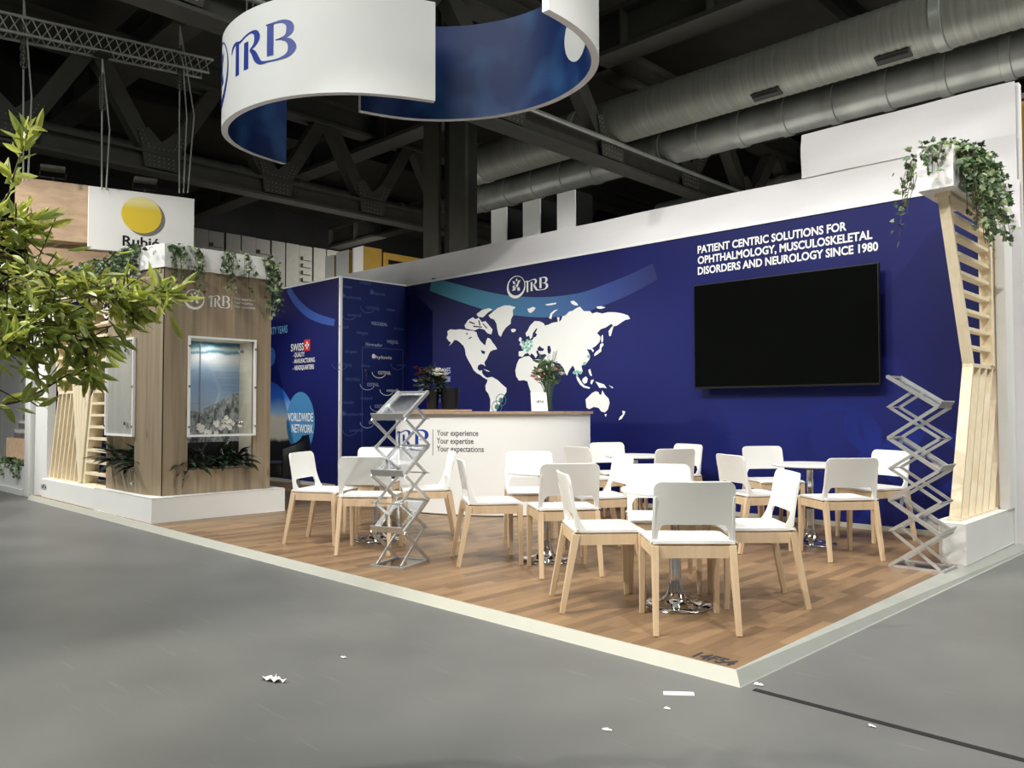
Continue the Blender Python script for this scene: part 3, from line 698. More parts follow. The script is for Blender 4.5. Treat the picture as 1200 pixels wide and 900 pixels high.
# logo
mb = MB(); x, z = WP(604.8, 336.5); emblem(mb, onwall(.0016), x, z, .17, .15); x0, z0 = WP(614, 341.5); x1, _ = WP(641, 341); letters(mb, onwall(.0016), x0+.02, z0-.01, .155, x1-x0); mb.build('logo', M['print_white'], wall)
mb = MB()
x1, z = WP(528, 437.5); write(mb, '18 SUBSIDIARIES', onwall(.0016), WP(498, 437)[0], x1, WP(528, 437.3)[1], .085, .02)
write(mb, 'ACROSS THE GLOBE', onwall(.0016), WP(498, 447)[0], x1, WP(528, 447)[1], .075, .015); mb.build('caption', M['print_mid'], wall)
mb = MB(); write(mb, 'PROPRIETARY', onwall(.0016), WP(502, 463)[0], x1, WP(528, 463.3)[1], .085, .02); mb.build('caption', M['teal_circle'], wall)
mb = MB(); write(mb, 'BRANDS', onwall(.0016), WP(514, 471)[0], x1, WP(528, 471.3)[1], .06, .02); mb.build('caption', M['print_faint'], wall)
# world map
MAP = {
 'north_america': [(112,362),(128,350),(152,353),(180,350),(205,353),(225,357),(250,358),(270,366),(276,388),(288,410),(305,428),(318,438),(322,415),(330,396),(345,402),(356,420),(372,440),(382,458),(360,463),(345,470),(335,490),(325,512),(312,530),(319,552),(309,543),(295,538),(280,545),(275,562),(285,575),(301,572),(300,586),(310,600),(322,610),(335,615),(326,622),(305,610),(290,597),(270,586),(254,570),(240,542),(225,517),(212,490),(208,460),(200,440),(180,420),(165,410),(150,408),(138,425),(122,440),(132,422),(118,412),(108,396),(115,380)],
 'arctic_islands': [(205,330),(225,300),(250,285),(265,296),(282,288),(300,312),(318,305),(335,325),(357,352),(350,378),(330,372),(312,352),(285,345),(260,356),(235,352),(212,346)],
 'baffin': [(270,268),(300,245),(338,236),(356,242),(330,262),(305,286),(280,283)],
 'greenland': [(335,275),(360,255),(385,235),(420,221),(450,221),(482,231),(466,246),(468,275),(456,298),(455,320),(430,340),(412,366),(402,391),(390,381),(382,350),(378,320),(366,298),(345,290)],
 'iceland': [(455,352),(470,346),(484,352),(478,364),(462,366)],
 'svalbard': [(545,240),(560,236),(575,228),(590,235),(580,250),(565,262),(552,258)],
 'south_america': [(330,612),(355,608),(385,625),(405,645),(432,668),(432,690),(418,710),(405,740),(390,765),(378,790),(372,802),(340,802),(345,770),(345,730),(335,700),(320,680),(318,655),(328,635)],
 'africa': [(500,512),(530,498),(555,495),(575,515),(600,512),(620,515),(632,550),(648,585),(655,600),(668,604),(655,630),(640,655),(640,690),(625,700),(615,740),(600,775),(585,780),(572,750),(568,700),(555,665),(545,632),(525,625),(500,628),(485,605),(480,575),(488,540)],
 'eurasia': [(498,470),(499,496),(520,499),(532,483),(548,478),(560,493),(566,480),(580,490),(590,506),(600,491),(592,470),(602,462),(607,480),(620,488),(640,483),(650,492),(634,508),(628,520),(640,548),(656,580),(668,590),(688,572),(700,555),(690,540),(672,526),(664,514),(680,524),(704,531),(722,536),(742,562),(752,590),(760,600),(770,575),(790,546),(800,560),(806,590),(820,606),(816,588),(830,577),(845,580),(840,560),(838,546),(860,540),(880,515),(885,495),(874,470),(866,458),(890,460),(900,475),(906,464),(895,453),(915,440),(935,420),(942,395),(930,378),(921,373),(941,350),(970,340),(1000,320),(1011,335),(996,386),(988,388),(984,360),(1002,336),(1030,330),(1055,312),(1075,300),(1101,294),(1090,275),(1060,265),(1020,258),(980,258),(950,265),(920,258),(895,265),(885,252),(850,252),(830,228),(810,236),(790,250),(770,255),(752,275),(735,280),(728,300),(717,310),(719,285),(706,285),(710,310),(680,315),(660,325),(640,330),(634,318),(610,307),(585,305),(560,330),(545,360),(535,371),(540,390),(555,385),(560,405),(571,394),(575,370),(590,350),(597,342),(598,352),(588,370),(598,376),(592,390),(580,395),(574,406),(560,411),(545,409),(535,420),(520,430),(511,444),(525,451),(524,466)],
 'britain': [(497,408),(505,392),(515,400),(512,415),(522,430),(515,440),(503,435),(508,420)],
 'novaya': [(662,290),(670,265),(690,248),(712,242),(695,255),(680,270),(675,295)],
 'severnaya': [(778,200),(795,195),(815,210),(820,222),(800,220),(785,212)],
 'franz': [(642,216),(670,210),(702,206),(700,214),(672,220),(650,222)],
 'siberian': [(918,228),(945,225),(968,232),(945,240),(925,238)],
 'japan': [(905,490),(915,472),(935,458),(940,430),(955,425),(958,435),(946,450),(945,470),(925,485),(910,495)],
 'sakhalin': [(946,385),(954,380),(956,410),(948,425),(944,410)],
 'sumatra': [(808,600),(822,610),(840,640),(855,655),(885,665),(880,672),(850,665),(830,650),(815,625)],
 'borneo': [(842,620),(860,605),(872,615),(868,638),(855,645),(843,635)],
 'philippines': [(875,570),(885,565),(892,590),(895,605),(885,600),(878,585)],
 'sulawesi': [(890,625),(905,622),(898,640),(892,650),(886,640)],
 'new_guinea': [(912,632),(935,640),(960,648),(975,670),(955,665),(935,668),(925,650)],
 'solomon': [(985,652),(1010,665),(1005,670)],
 'australia': [(860,730),(880,710),(895,695),(915,685),(930,690),(935,703),(945,705),(950,680),(965,705),(985,725),(990,750),(980,785),(965,800),(945,795),(930,775),(905,770),(880,782),(865,775)],
 'tasmania': [(962,810),(975,808),(970,825)],
 'new_zealand': [(1058,790),(1075,795),(1070,810),(1055,835),(1038,842),(1045,825),(1062,810)],
 'cuba': [(305,565),(325,570),(345,580),(330,578)],
}
def mp(p): return WP(500+p[0]/4.6154, 310+p[1]/4.6154)
mb = MB()
for pts in MAP.values(): mb.poly([mp(p) for p in pts], onwall(.002))
wm = mb.build('world_map', M['print_white'], wall)
mb = MB()
for pts in ([(655,440),(668,440),(674,465),(668,484),(657,480),(653,460)], [(598,455),(612,440),(622,450),(636,456),(630,468),(605,467)], [(617,524),(622,530),(643,588),(637,586)],
            [(210,372),(224,370),(220,380)], [(225,400),(242,390),(246,394),(230,404)], [(292,462),(318,470),(312,486),(300,480)],
            [(232,306),(262,318),(260,324),(230,314)], [(286,300),(292,330),(286,332),(280,304)], [(252,330),(300,336),(300,342),(254,338)], [(306,318),(330,344),(324,346),(303,322)]):
    mb.poly([mp(p) for p in pts], onwall(.0026))
mb.build('inland_waters', M['wall_blue'], wm)
mb = MB()
for px, py, r in ((529,432,9),(545,412,9),(565,418,8),(523,452,8),(548,430,9),(567,440,8),(540,448,9),(520,420,7),(556,455,7),(545,466,8),(876,497,8),(855,535,8),(672,527,7),(815,580,8),(832,585,7),(800,585,7)):
    x, z = mp((px, py)); mb.poly(disc_pts(x, z, .028, .02, 14), onwall(.003))
mb.build('site_dots', M['teal_dot'], wm)
mb = MB()
for px, py in ((403, 733), (380, 770)):
    x, z = mp((px, py))
    for r0, r1 in ((.1, .088), (.04, .0)):
        n = 24; vs = []
        for k in range(n+1):
            a = 2*PI*k/n; vs += [onwall(.003)(x+r0*math.cos(a), z+.85*r0*math.sin(a)), onwall(.003)(x+r1*math.cos(a), z+.85*r1*math.sin(a))]
        mb.add(vs, [(2*i, 2*i+2, 2*i+3, 2*i+1) for i in range(n)])
mb.build('site_circles', mat('teal_ring_print', (70, 120, 120), .5), wm)

# screen
t = thing('television', 'large black wall mounted television on the blue wall', 'television', (-1.95, W-.06, 1.9))
_a = hit(813, 400, 1, W-.1325); _b = hit(1030.5, 380, 1, W-.1325)
X0, X1, Z0, Z1 = _a.x, _b.x, hit(924, 453.5, 1, W-.1325).z, hit(924, 320.5, 1, W-.1325).z
mb = MB(); mb.box((X0, W-.13, Z0), (X1, W-.085, Z1)); mb.build('casing', M['black'], t, bevel=.006)
mb = MB(); mb.box((X0+.012, W-.1325, Z0+.022), (X1-.012, W-.1305, Z1-.012)); mb.build('screen', M['screen'], t)
mb = MB(); mb.box((X0+.35, W-.085, Z0+.2), (X1-.35, W-.05, Z1-.25)); mb.box((X0+.7, W-.05, Z0+.35), (X1-.7, W-.004, Z1-.4)); mb.build('wall_bracket', M['steel_dark'], t)

# ================================================================== closet (storage corner)
XC, YC = -7.95, 3.3
mb = MB(); mb.box((-10.1, YC, FZ), (XC-.031, YC+.08, WH)); cw = mb.build('wall_closet', M['wall_blue']); struct(cw, 'blue printed closet wall beside the oak tower', 'wall')
mb = MB(); mb.box((XC-.08, YC+.081, FZ), (XC, W, WH)); mb.box((XC-.031, YC+.031, FZ), (XC, YC+.081, WH)); cs_ = mb.build('wall_closet_side', M['door_blue']); struct(cs_, 'blue closet side wall covered with small faint brand marks', 'wall')
mb = MB(); mb.box((XC-.0305, YC-.006, FZ), (XC+.006, YC+.0305, WH+.02)); struct(mb.build('trim_4', M['frame_white']), 'thin white corner profile of the closet', 'trim')
mb = MB(); mb.box((-10.1, YC-.006, WH), (XC-.031, YC+.08, WH+.025)); mb.box((XC-.08, YC+.0805, WH), (XC+.006, W-.012, WH+.02)); struct(mb.build('trim_5', M['frame_white']), 'white cap strip along the closet top', 'trim')
mb = MB(); mb.box((-10.1, YC-.02, 0), (XC-.09, YC-.007, .05)); struct(mb.build('baseboard_closet', M['edge']), 'pale baseboard under the closet wall', 'baseboard')
def onclo(e): return lambda x, z: Vector((x, YC-e, z))
mb = MB(); mb.box((-10.1, .21, FZ), (-10.02, YC-.021, WH-.4)); struct(mb.build('wall_side', M['wall_blue']), 'dark blue side wall behind the left pine lattice', 'wall')
def CP(px, py): p = hit(px, py, 1, YC); return (p.x, p.z)
mb = MB()
for body, a, b, by, h in (('SWISS', 341, 356, 411, .115), ('- QUALITY', 343.5, 357, 418, .07), ('- MANUFACTURING', 343.5, 369, 425, .07), ('- HEADQUARTERS', 343.5, 368, 433, .07)):
    write(mb, body, onclo(.002), CP(a, by)[0], CP(b, by)[0], CP((a+b)/2, by)[1], h, .012)
mb.build('caption', M['print_white'], cw)
mb = MB(); x, z = CP(360, 404.5); mb.add([onclo(.002)(x+a*.085, z+b*.085) for a, b in ((-1, -1), (1, -1), (1, 1), (-1, 1))], [(0, 1, 2, 3)]); fl = mb.build('swiss_flag', M['flag_red'], cw)
mb = MB()
for a, b in ((.055, .017), (.017, .055)): mb.add([onclo(.003)(x+i*a, z+j*b) for i, j in ((-1, -1), (1, -1), (1, 1), (-1, 1))], [(0, 1, 2, 3)])
mb.build('cross', M['print_white'], fl)
mb = MB(); write(mb, 'OVER FORTY YEARS', onclo(.002), -10.35, CP(337, 390)[0], CP(330, 390.5)[1], .12, .012); mb.build('caption', M['print_sky'], cw)
mb = MB()
q = [(-9.95, .3), (-9.95, 1.75)]
n = 28; c0 = CP(316, 503)
pts = [(c0[0]-.2, c0[1]-.55)]+[(c0[0]-.2+1.02*math.cos(a), c0[1]-.05+.83*math.sin(a)) for a in [(-.66+(PI*.5+.66)*k/n) for k in range(n+1)]]
mb.poly(pts, onclo(.0012)); mb.build('sky_photo', M['sky_photo'], cw)
mb = MB(); x, z = CP(352, 495); mb.poly(disc_pts(x, z, .40, .46, 40), onclo(.0018)); mb.build('teal_circle', M['teal_circle'], cw)
mb = MB(); x, z = CP(318, 418); mb.poly(disc_pts(x-.02, z, .15, .15, 30), onclo(.0014)); mb.build('teal_circle', mat('blue_circle_print', (50, 92, 168), .5), cw)
mb = MB(); write(mb, 'WORLDWIDE', onclo(.003), CP(335.5, 493)[0], CP(367, 493)[0], CP(351, 493.5)[1], .13, .012); write(mb, 'NETWORK', onclo(.003), CP(342, 507)[0], CP(367, 507)[0], CP(354, 507)[1], .13, .012); mb.build('caption', M['print_white'], cw)
mb = MB(); ribbon(mb, [(*CP(338, 338), .12), (*CP(346, 352), .13), (*CP(360, 366), .13), (*CP(376, 374), .12), (*CP(392, 378), .1)], onclo(.0012)); mb.build('teal_band', mat('blue_band_print', (42, 82, 164), .5), cw)
# brand marks on the side
def onside(e): return lambda y, z: Vector((XC+e, y, z))
def SP(px, py): p = hit(px, py, 0, XC); return (p.y, p.z)
marks = [('hylovis', 404, 423, 349, 1), ('OSTENIL', 429, 445, 362, 1), ('rhex', 453, 463, 364, 1), ('ostenil', 407, 423, 370, 1), ('VISCOSEAL', 435, 454, 380.5, 2), ('ialugen', 418, 431, 391, 1), ('Xarenadur', 428, 448, 405, 2), ('VISJOL', 453, 467, 402, 2), ('hylovis', 440, 459, 420, 3), ('OSTENIL', 443, 458, 438.5, 3), ('OSTENIL', 430, 444, 452.5, 2), ('ostenil', 453, 466, 459, 3), ('visjol', 422, 436, 468, 1), ('OSTENIL', 439, 458, 478, 2), ('hylovis', 405, 426, 487, 1), ('rhex', 423, 434, 430, 1), ('VISCOSEAL', 404, 422, 446, 1), ('OSTENIL', 397, 413, 429, 1), ('ostenil', 409, 425, 506, 1), ('xarenadur', 397, 415, 473, 1), ('viscoseal', 395, 412, 336, 1), ('visjol', 421, 434, 332, 1), ('hylovis', 438, 451, 345, 1), ('ostenil', 466, 478, 429, 1), ('ialugen', 404, 418, 413, 1), ('viscoseal', 461, 473, 386, 1), ('OSTENIL', 432, 442, 497, 2), ('visjol', 397, 408, 384, 1)]
mbs = {1: MB(), 2: MB(), 3: MB()}
for body, a, b, by, lv in marks:
    y0, z0 = SP(a, by); y1, _ = SP(b, by); fn = onside(.0016); h = .05 if lv > 1 else .045
    write(mbs[lv], body, fn, y0, y1, z0, h, .008)
    if body.lower() == 'ostenil':
        n = 16; vs = []
        for k in range(n+1):
            aa = PI+PI*.9*k/n; vs += [fn((y0+y1)/2-.1+.13*math.cos(aa), z0+.03+.09*math.sin(aa)), fn((y0+y1)/2-.1+.12*math.cos(aa), z0+.03+.08*math.sin(aa))]
        mbs[lv].add(vs, [(2*i, 2*i+2, 2*i+3, 2*i+1) for i in range(n)])
    if body == 'hylovis': mbs[lv].poly(disc_pts(y0-.035, z0+.03, .03, .035, 16), fn)
for lv, m in ((1, 'print_faint'), (2, 'print_mid'), (3, 'print_white')): mbs[lv].build('brand_marks', M[m], cs_)
mb = MB(); ya = SP(424.5, 420)[0]; yb = SP(472, 420)[0]
for y in (ya, yb): mb.box((XC+.0005, y-.004, .02), (XC+.0018, y+.004, 2.02))
mb.box((XC+.0005, ya, 2.016), (XC+.0018, yb, 2.024)); mb.build('door_joint', M['print_faint'], cs_)
mb = MB(); y, z = SP(428, 438); mb.bar((XC+.012, y, z-.1), (XC+.012, y, z+.1), .045, .012, up=(1, 0, 0)); mb.tube([(XC+.01, y, z+.05), (XC+.06, y, z+.05), (XC+.06, y+.11, z+.045)], .011, 8); mb.build('door_handle', M['chrome'], cs_, smooth=40)

# ================================================================== oak tower with display niches
TX, TY, TXL, TYR, TZ = -6.40, .12, -7.74, 1.37, 2.55
cxl = hit(168, 450, 1, TY).x; cyr = hit(191, 450, 0, TX).y
t = thing('display_tower', 'oak clad display tower with two framed niches at the left front corner', 'display tower', (-7.0, .7, 0))
def outline(g=0): return [(TXL, TY-g), (cxl+g*.4, TY-g), (TX+g, cyr-g*.4), (TX+g, TYR+g), (TXL, TYR+g)]
mb = MB()  # oak skin: right face (plane x = TX) around its niche, front face (plane y = TY) around its niche
NY0, NY1 = .447, 1.172; NX0, NX1 = -7.715, -6.93; NZ0, NZ1 = .49, 1.85
th = .05
def xface(y0, y1, z0, z1): mb.box((TX-th, y0, z0), (TX, y1, z1))
def yface(x0, x1, z0, z1): mb.box((x0, TY, z0), (x1, TY+th, z1))
xface(cyr, NY0, .246, TZ); xface(NY1, TYR, .246, TZ); xface(NY0, NY1, .246, NZ0); xface(NY0, NY1, NZ1, TZ)
yface(TXL, NX0, .246, TZ); yface(NX1, cxl, .246, TZ); yface(NX0, NX1, .246, NZ0); yface(NX0, NX1, NZ1, TZ)
mb.prism([(cxl, TY), (TX, cyr), (TX-th, cyr), (cxl, TY+th)], lambda a, b, c: Vector((a, b, c)), .246, TZ)
mb.box((TXL, TYR-th, .246), (TX-th, TYR, TZ)); mb.box((TXL, TY+th, .246), (TXL+th*.8, TYR-th, TZ))
mb.box((TXL+.04, TY+th, TZ-.05), (TX-th, TYR-th, TZ-.01))
body = mb.build('oak_cladding', M['oak'], t, local=False)
ND = .34
mb = MB()
mb.box((TX-ND-.02, NY0-.02, NZ0-.02), (TX-ND, NY1+.02, NZ1+.02)); mb.box((TX-ND, NY1, NZ0), (TX-th, NY1+.02, NZ1)); mb.box((TX-ND, NY0-.02, NZ0), (TX-th, NY0, NZ1))
mb.box((TX-ND, NY0, NZ1), (TX-th, NY1, NZ1+.02)); mb.box((TX-ND, NY0, NZ0-.02), (TX-th, NY1, NZ0)); mb.build('niche_lining', M['cream'], t)
mb = MB(); mb.box((TX-ND, NY0+.002, .76), (TX-ND+.006, NY1-.002, NZ1-.002)); mb.build('mountain_picture', mountains(), t)
mb = MB(); mb.box((TX-ND, NY0+.002, NZ0+.001), (TX-ND+.006, NY1-.002, .759)); mb.build('lower_back_panel', M['black'], t)
mb = MB()
mb.box((NX0-.0, TY+ND, NZ0-.02), (NX1+.02, TY+ND+.02, NZ1+.02)); mb.box((NX0-.005, TY+th, NZ0), (NX0+.005, TY+ND, NZ1)); mb.box((NX1, TY+th, NZ0), (NX1+.02, TY+ND, NZ1)); mb.box((NX0, TY+th, NZ1), (NX1, TY+ND, NZ1+.02)); mb.box((NX0, TY+th, NZ0-.02), (NX1, TY+ND, NZ0)); mb.build('niche_lining', M['cream'], t)
for kind in ('x', 'y'):
    a0, a1 = (NY0-.012, NY1+.012) if kind == 'x' else (NX0-.012, NX1+.012)
    z0, z1 = .83, NZ1+.02
    def bx(mb, a, b, c, d, e, f):
        if kind == 'x': mb.box((TX+e, a, c), (TX+f, b, d))
        else: mb.box((a, TY-f, c), (b, TY-e, d))
    mb = MB()
    bx(mb, a0, a1, z0, z0+.022, .004, .03); bx(mb, a0, a1, z1-.022, z1, .004, .03); bx(mb, a0, a0+.022, z0+.022, z1-.022, .004, .03); bx(mb, a1-.022, a1, z0+.022, z1-.022, .004, .03)
    fr = mb.build('niche_frame', M['frame_white'], t)
    mb = MB(); bx(mb, a0+.022, a1-.022, z0+.022, z1-.022, .012, .018); mb.build('acrylic_pane', M['glass'] if kind == 'x' else M['pane_glare'], fr)
    for fa in (.0, 1.0):
        for fz in (.1, .5, .9):
            mb = MB(); aa = a0+.011+(a1-a0-.022)*fa; zz = z0+(z1-z0)*fz
            bx(mb, aa-.01, aa+.01, zz-.01, zz+.01, .03, .038); mb.build('stud', M['chrome'], fr)
    for fz in (.13, .87):
        mb = MB(); aa = a1-.17; zz = z0+(z1-z0)*fz
        bx(mb, aa-.018, aa+.018, zz-.018, zz+.018, .018, .05); bx(mb, aa-.035, aa-.018, zz-.012, zz+.012, .02, .04); mb.build('lock', M['chrome'], fr, bevel=.004)
    for k, zz in enumerate((1.17, 1.51)):
        mb = MB()
        if kind == 'x': mb.box((TX-ND+.01, NY0+.004, zz), (TX-.06, NY1-.004, zz+.01))
        else: mb.box((NX0+.008, TY+.06, zz), (NX1-.004, TY+ND-.01, zz+.01))
        mb.build('glass_shelf', M['glass'], t)
for lx, ly in ((TX-.17, (NY0+NY1)/2), ((NX0+NX1)/2, TY+.17)):
    l = bpy.data.lights.new('niche_lamp', 'AREA'); l.shape = 'DISK'; l.size = .2; l.energy = 1.4; l.color = (1, .98, .95)
    o = bpy.data.objects.new('niche_lamp', l); COL.objects.link(o); o.location = (lx, ly, NZ1-.02)
mb = MB(); mb.box((TX-ND+.012, NY0+.27, .8), (TX-ND+.018, NY0+.276, NZ1-.01)); mb.build('picture_joint', M['print_grey'], t)
mb = MB(); mb.box((TX-.004, cyr-.005, .247), (TX+.0015, cyr+.005, TZ-.001)); mb.build('panel_joint', M['dark_slot'], t)
# tower writing
ontx = lambda y, z: Vector((TX+.002, y, z))
def TP(px, py): p = hit(px, py, 0, TX); return (p.y, p.z)
mb = MB(); y, z = TP(227.5, 351); emblem(mb, ontx, y, z, .108, .105); y0, z0 = TP(243, 359.5); y1, _ = TP(269.5, 360); letters(mb, ontx, y0+.015, z0+.005, .125, y1-y0-.015)
y, z = TP(271.7, 355); mb.add([ontx(y+a, z+b) for a, b in ((-.002, -.075), (.002, -.075), (.002, .075), (-.002, .075))], [(0, 1, 2, 3)]); mb.build('tower_logo', M['print_white'], body)
mb = MB()
for k, s_ in enumerate(('Your experience', 'Your expertise', 'Your expectations')): 
    y0, z0 = TP(274.5, 351+4.6*k); y1, _ = TP(299-(0, 2.5, 0)[k], 352+4.6*k); write(mb, s_, ontx, y0, y1, z0, .03)
mb.build('tower_lettering', M['print_white'], body)
mb = MB(); onty = lambda x, z: Vector((x, TY-.002, z)); a = hit(127, 362, 1, TY); b = hit(151, 360, 1, TY); emblem(mb, onty, a.x-.05, a.z, .11, .105); letters(mb, onty, a.x+.1, a.z-.08, .125, b.x-a.x-.1); mb.build('tower_logo', M['print_white'], body)
# planter box on top
mb = MB()
o1 = outline(.02)
mb.prism(o1, lambda a, b, c: Vector((a, b, c)), TZ, 2.79)
mb.build('top_planter', M['white_paint'], t)
# tower base
mb = MB(); mb.prism([(-7.88, .042), (-6.262, .042), (-6.262, 1.48), (-7.88, 1.48)], lambda a, b, c: Vector((a, b, c)), .0005, .245)
tag(mb.build('tower_plinth', M['white_paint'], bevel=.004), 'white plinth under the oak display tower', 'plinth')
mb = MB(); mb.box((-9.80, .042, .0005), (-7.881, .50, .235)); sp = mb.build('lattice_plinth', M['white_paint'], bevel=.004); tag(sp, 'white plinth under the left pine lattice, small number 14F54 at its end', 'plinth')
mb = MB(); write(mb, '14F54', lambda x, z: Vector((x, .0395, z)), hit(48.5, 572, 1, .042).x, hit(54.5, 572, 1, .042).x, .10, .07, .015); mb.build('plinth_number', M['ink'], sp)

# ------------------------------------------------------------------ leaves
IVY = [(0, 0), (.30, -.12), (.5, .12), (.34, .34), (.42, .62), (.18, .62), (0, 1.0), (-.18, .62), (-.42, .62), (-.34, .34), (-.5, .12), (-.30, -.12)]
LANCE = [(0, 0), (.13, .2), (.19, .45), (.14, .72), (0, 1.0), (-.14, .72), (-.19, .45), (-.13, .2)]
def leaf(mb, p, d, L, shape, wid=1., fold=.25, curl=.2, nrm=None):
    d = d.normalized(); r = Vector((random.gauss(0, 1), random.gauss(0, 1), random.gauss(0, 1))) if nrm is None else nrm
    sd = d.cross(r)
    if sd.length < 1e-3: sd = d.cross(Vector((.3, .5, .8)))
    sd.normalize(); n = sd.cross(d)
    mid = p+d*L*.45-n*curl*L*.12
    vs = [mid]+[p+d*b*L+sd*a*wid*L+n*(abs(a)*fold*L-curl*L*b*b*.5) for a, b in shape]
    k = len(shape); mb.add(vs, [(0, 1+i, 1+(i+1) % k) for i in range(k)])

def strand(mbl, mbs, p, out, length, L, droop=1., every=.035, spread=.025, up=.05):
    """one trailing stem: rises a little over the rim, then hangs"""
    p = Vector(p); out = Vector(out); pts = [p.copy()]; v = out*.4+Vector((0, 0, up*5)); s = 0; nxt = 0
    while s < length:
        v = v*.72+(out*.1*max(0, 1-s/length)+Vector((random.gauss(0, .16), random.gauss(0, .16), -.55*droop)))*.5
        st = v.normalized()*.03; p = p+st; s += .03; pts.append(p.copy())
        if s > nxt:
            nxt = s+every*random.uniform(.6, 1.4); k = random.choice(mbl)
            d = Vector((random.gauss(0, .6), random.gauss(0, .6), random.gauss(-.3, .5)))+out*.4
            leaf(k, p+Vector((random.gauss(0, spread), random.gauss(0, spread), random.gauss(0, spread)))+out*.02, d, L*random.uniform(.6, 1.2), IVY)
    mbs.tube(pts[::2] if len(pts) > 4 else pts, .0025, 4, caps=False)

def ivy(label, base, emit, L=.055, group=None):
    """emit: list of (point, outward, length, count)"""
    t = thing('trailing_ivy', label, 'plant', base, group=group)
    a, b, st = MB(), MB(), MB()
    for p, out, ln, c, *rest in emit:
        for _ in range(c):
            q = Vector(p)+Vector((random.uniform(-1, 1)*rest[0], random.uniform(-1, 1)*rest[1], 0)) if rest else Vector(p)
            strand([a, a, b], st, q, out, ln*random.uniform(.35, 1.15), L)
    a.build('dark_leaves', M['leaf_ivy'], t, fix=False); b.build('pale_leaves', M['leaf_ivy_pale'], t, fix=False); st.build('stems', M['bark'], t, fix=False)
    return t
ivy('green ivy trailing thickly over the left rim of the tower planter', (-7.3, .12, 2.79),
    [((-7.3, .14, 2.79), (0, -1, 0), .28, 80, .5, .03), ((-7.3, .2, 2.78), (0, -.3, .1), .06, 40, .5, .08)], .05)
ivy('sparse ivy strands hanging over the right rim of the tower planter', (-6.4, .8, 2.79),
    [((-6.39, .30, 2.78), (.6, 0, 0), .42, 9, .01, .05), ((-6.39, .50, 2.78), (.6, 0, 0), .62, 9, .01, .045), ((-6.39, .84, 2.78), (.6, 0, 0), .42, 9, .01, .05), ((-6.39, 1.06, 2.78), (.6, 0, 0), .46, 5, .01, .03),
     ((-6.39, 1.3, 2.78), (.6, .3, 0), .6, 14, .02, .06), ((-6.5, .55, 2.76), (.1, 0, .1), .06, 30, .03, .45)], .05)

def fan_plant(label, base, n, L, m, out=(0, 0, 0), wid=.9, flowers=None, spread=.25):
    t = thing('leafy_plant', label, 'plant', base)
    a = MB(); st = MB()
    for i in range(n):
        p = Vector(base)+Vector((random.uniform(-1, 1)*spread*abs(out[1])+random.uniform(-.05, .05), random.uniform(-1, 1)*spread*abs(out[0])+random.uniform(-.05, .05), 0))
        d = Vector((random.gauss(0, .55), random.gauss(0, .55), random.uniform(.3, 1.1)))+Vector(out)*random.uniform(.1, .9)
        d.normalize(); q = p+d*random.uniform(.04, .16)
        st.tube([p, q], .003, 4, caps=False); leaf(a, q, d+Vector((0, 0, -.2)), L*random.uniform(.7, 1.2), LANCE, wid, .25, .9, Vector((0, 0, 1))+d*.2)
    a.build('leaves', m, t, fix=False); st.build('stems', m, t, fix=False)
    return t
fan_plant('dark leafy plant spilling from the right tower niche, its left half', (TX-.12, .62, .5), 46, .2, M['leaf_dark'], (.8, 0, 0), .75, spread=.22)
fan_plant('dark leafy plant spilling from the right tower niche, its right half below the orchids', (TX-.12, 1.0, .5), 46, .2, M['leaf_dark'], (.8, 0, 0), .75, spread=.22)
fan_plant('dark green leafy plant spilling from the front tower niche', (-7.3, TY+.12, .5), 70, .22, M['leaf_dark'], (0, -.85, 0), .75, spread=.4)
ORCH = ['white orchid spray in the right tower niche, left one behind the pane', 'white orchid spray in the right tower niche, right one behind the pane']
for k, (yc, zc) in enumerate(((.72, .92), (.97, .97))):
    t = thing('orchid', ORCH[k], 'flower', (TX-.16, yc, .5), group='orchids in the tower niche')
    st = MB(); st.tube([(TX-.16, yc, .5), (TX-.17, yc-.02, .75), (TX-.14, yc+.03, zc+.02)], .004, 5); st.build('stem', M['leaf_dark'], t)
    pe = MB()
    for j in range(11):
        c = Vector((TX-.12+random.uniform(-.03, .04), yc+random.uniform(-.11, .11), zc+random.uniform(-.06, .06)))
        for q in range(5):
            a = 2*PI*q/5+j; leaf(pe, c, Vector((.25, math.cos(a), math.sin(a))), .032, LANCE, 2.0, .1, .2, Vector((1, 0, 0)))
    pe.build('petals', M['petal_white'], t, fix=False)
# two thin dangling sprigs on the tower
for (pa, lab) in ((Vector((TX+.02, .42, .49)), 'thin dark sprig dangling below the right tower niche'), (Vector((-6.98, TY-.02, .5)), 'thin sprig with a white leaf dangling below the front tower niche')):
    t = thing('dangling_sprig', lab, 'plant', tuple(pa)); a = MB(); st = MB()
    strand([a], st, pa, (0.05, -.05, 0), .24, .03, up=0)
    a.build('leaves', M['leaf_dark'] if pa.x > -6.9 else M['petal_white'], t, fix=False); st.build('stems', M['bark'], t, fix=False)

# ------------------------------------------------------------------ pine lattices
def fins(t, name, ps, m):
    for p0, p1, w, d in ps:
        mb = MB(); mb.bar(p0, p1, w, d, up=(0, 1, 0) if abs(p0[1]-p1[1]) < .01 else (1, 0, 0)); mb.build(name, m, t)
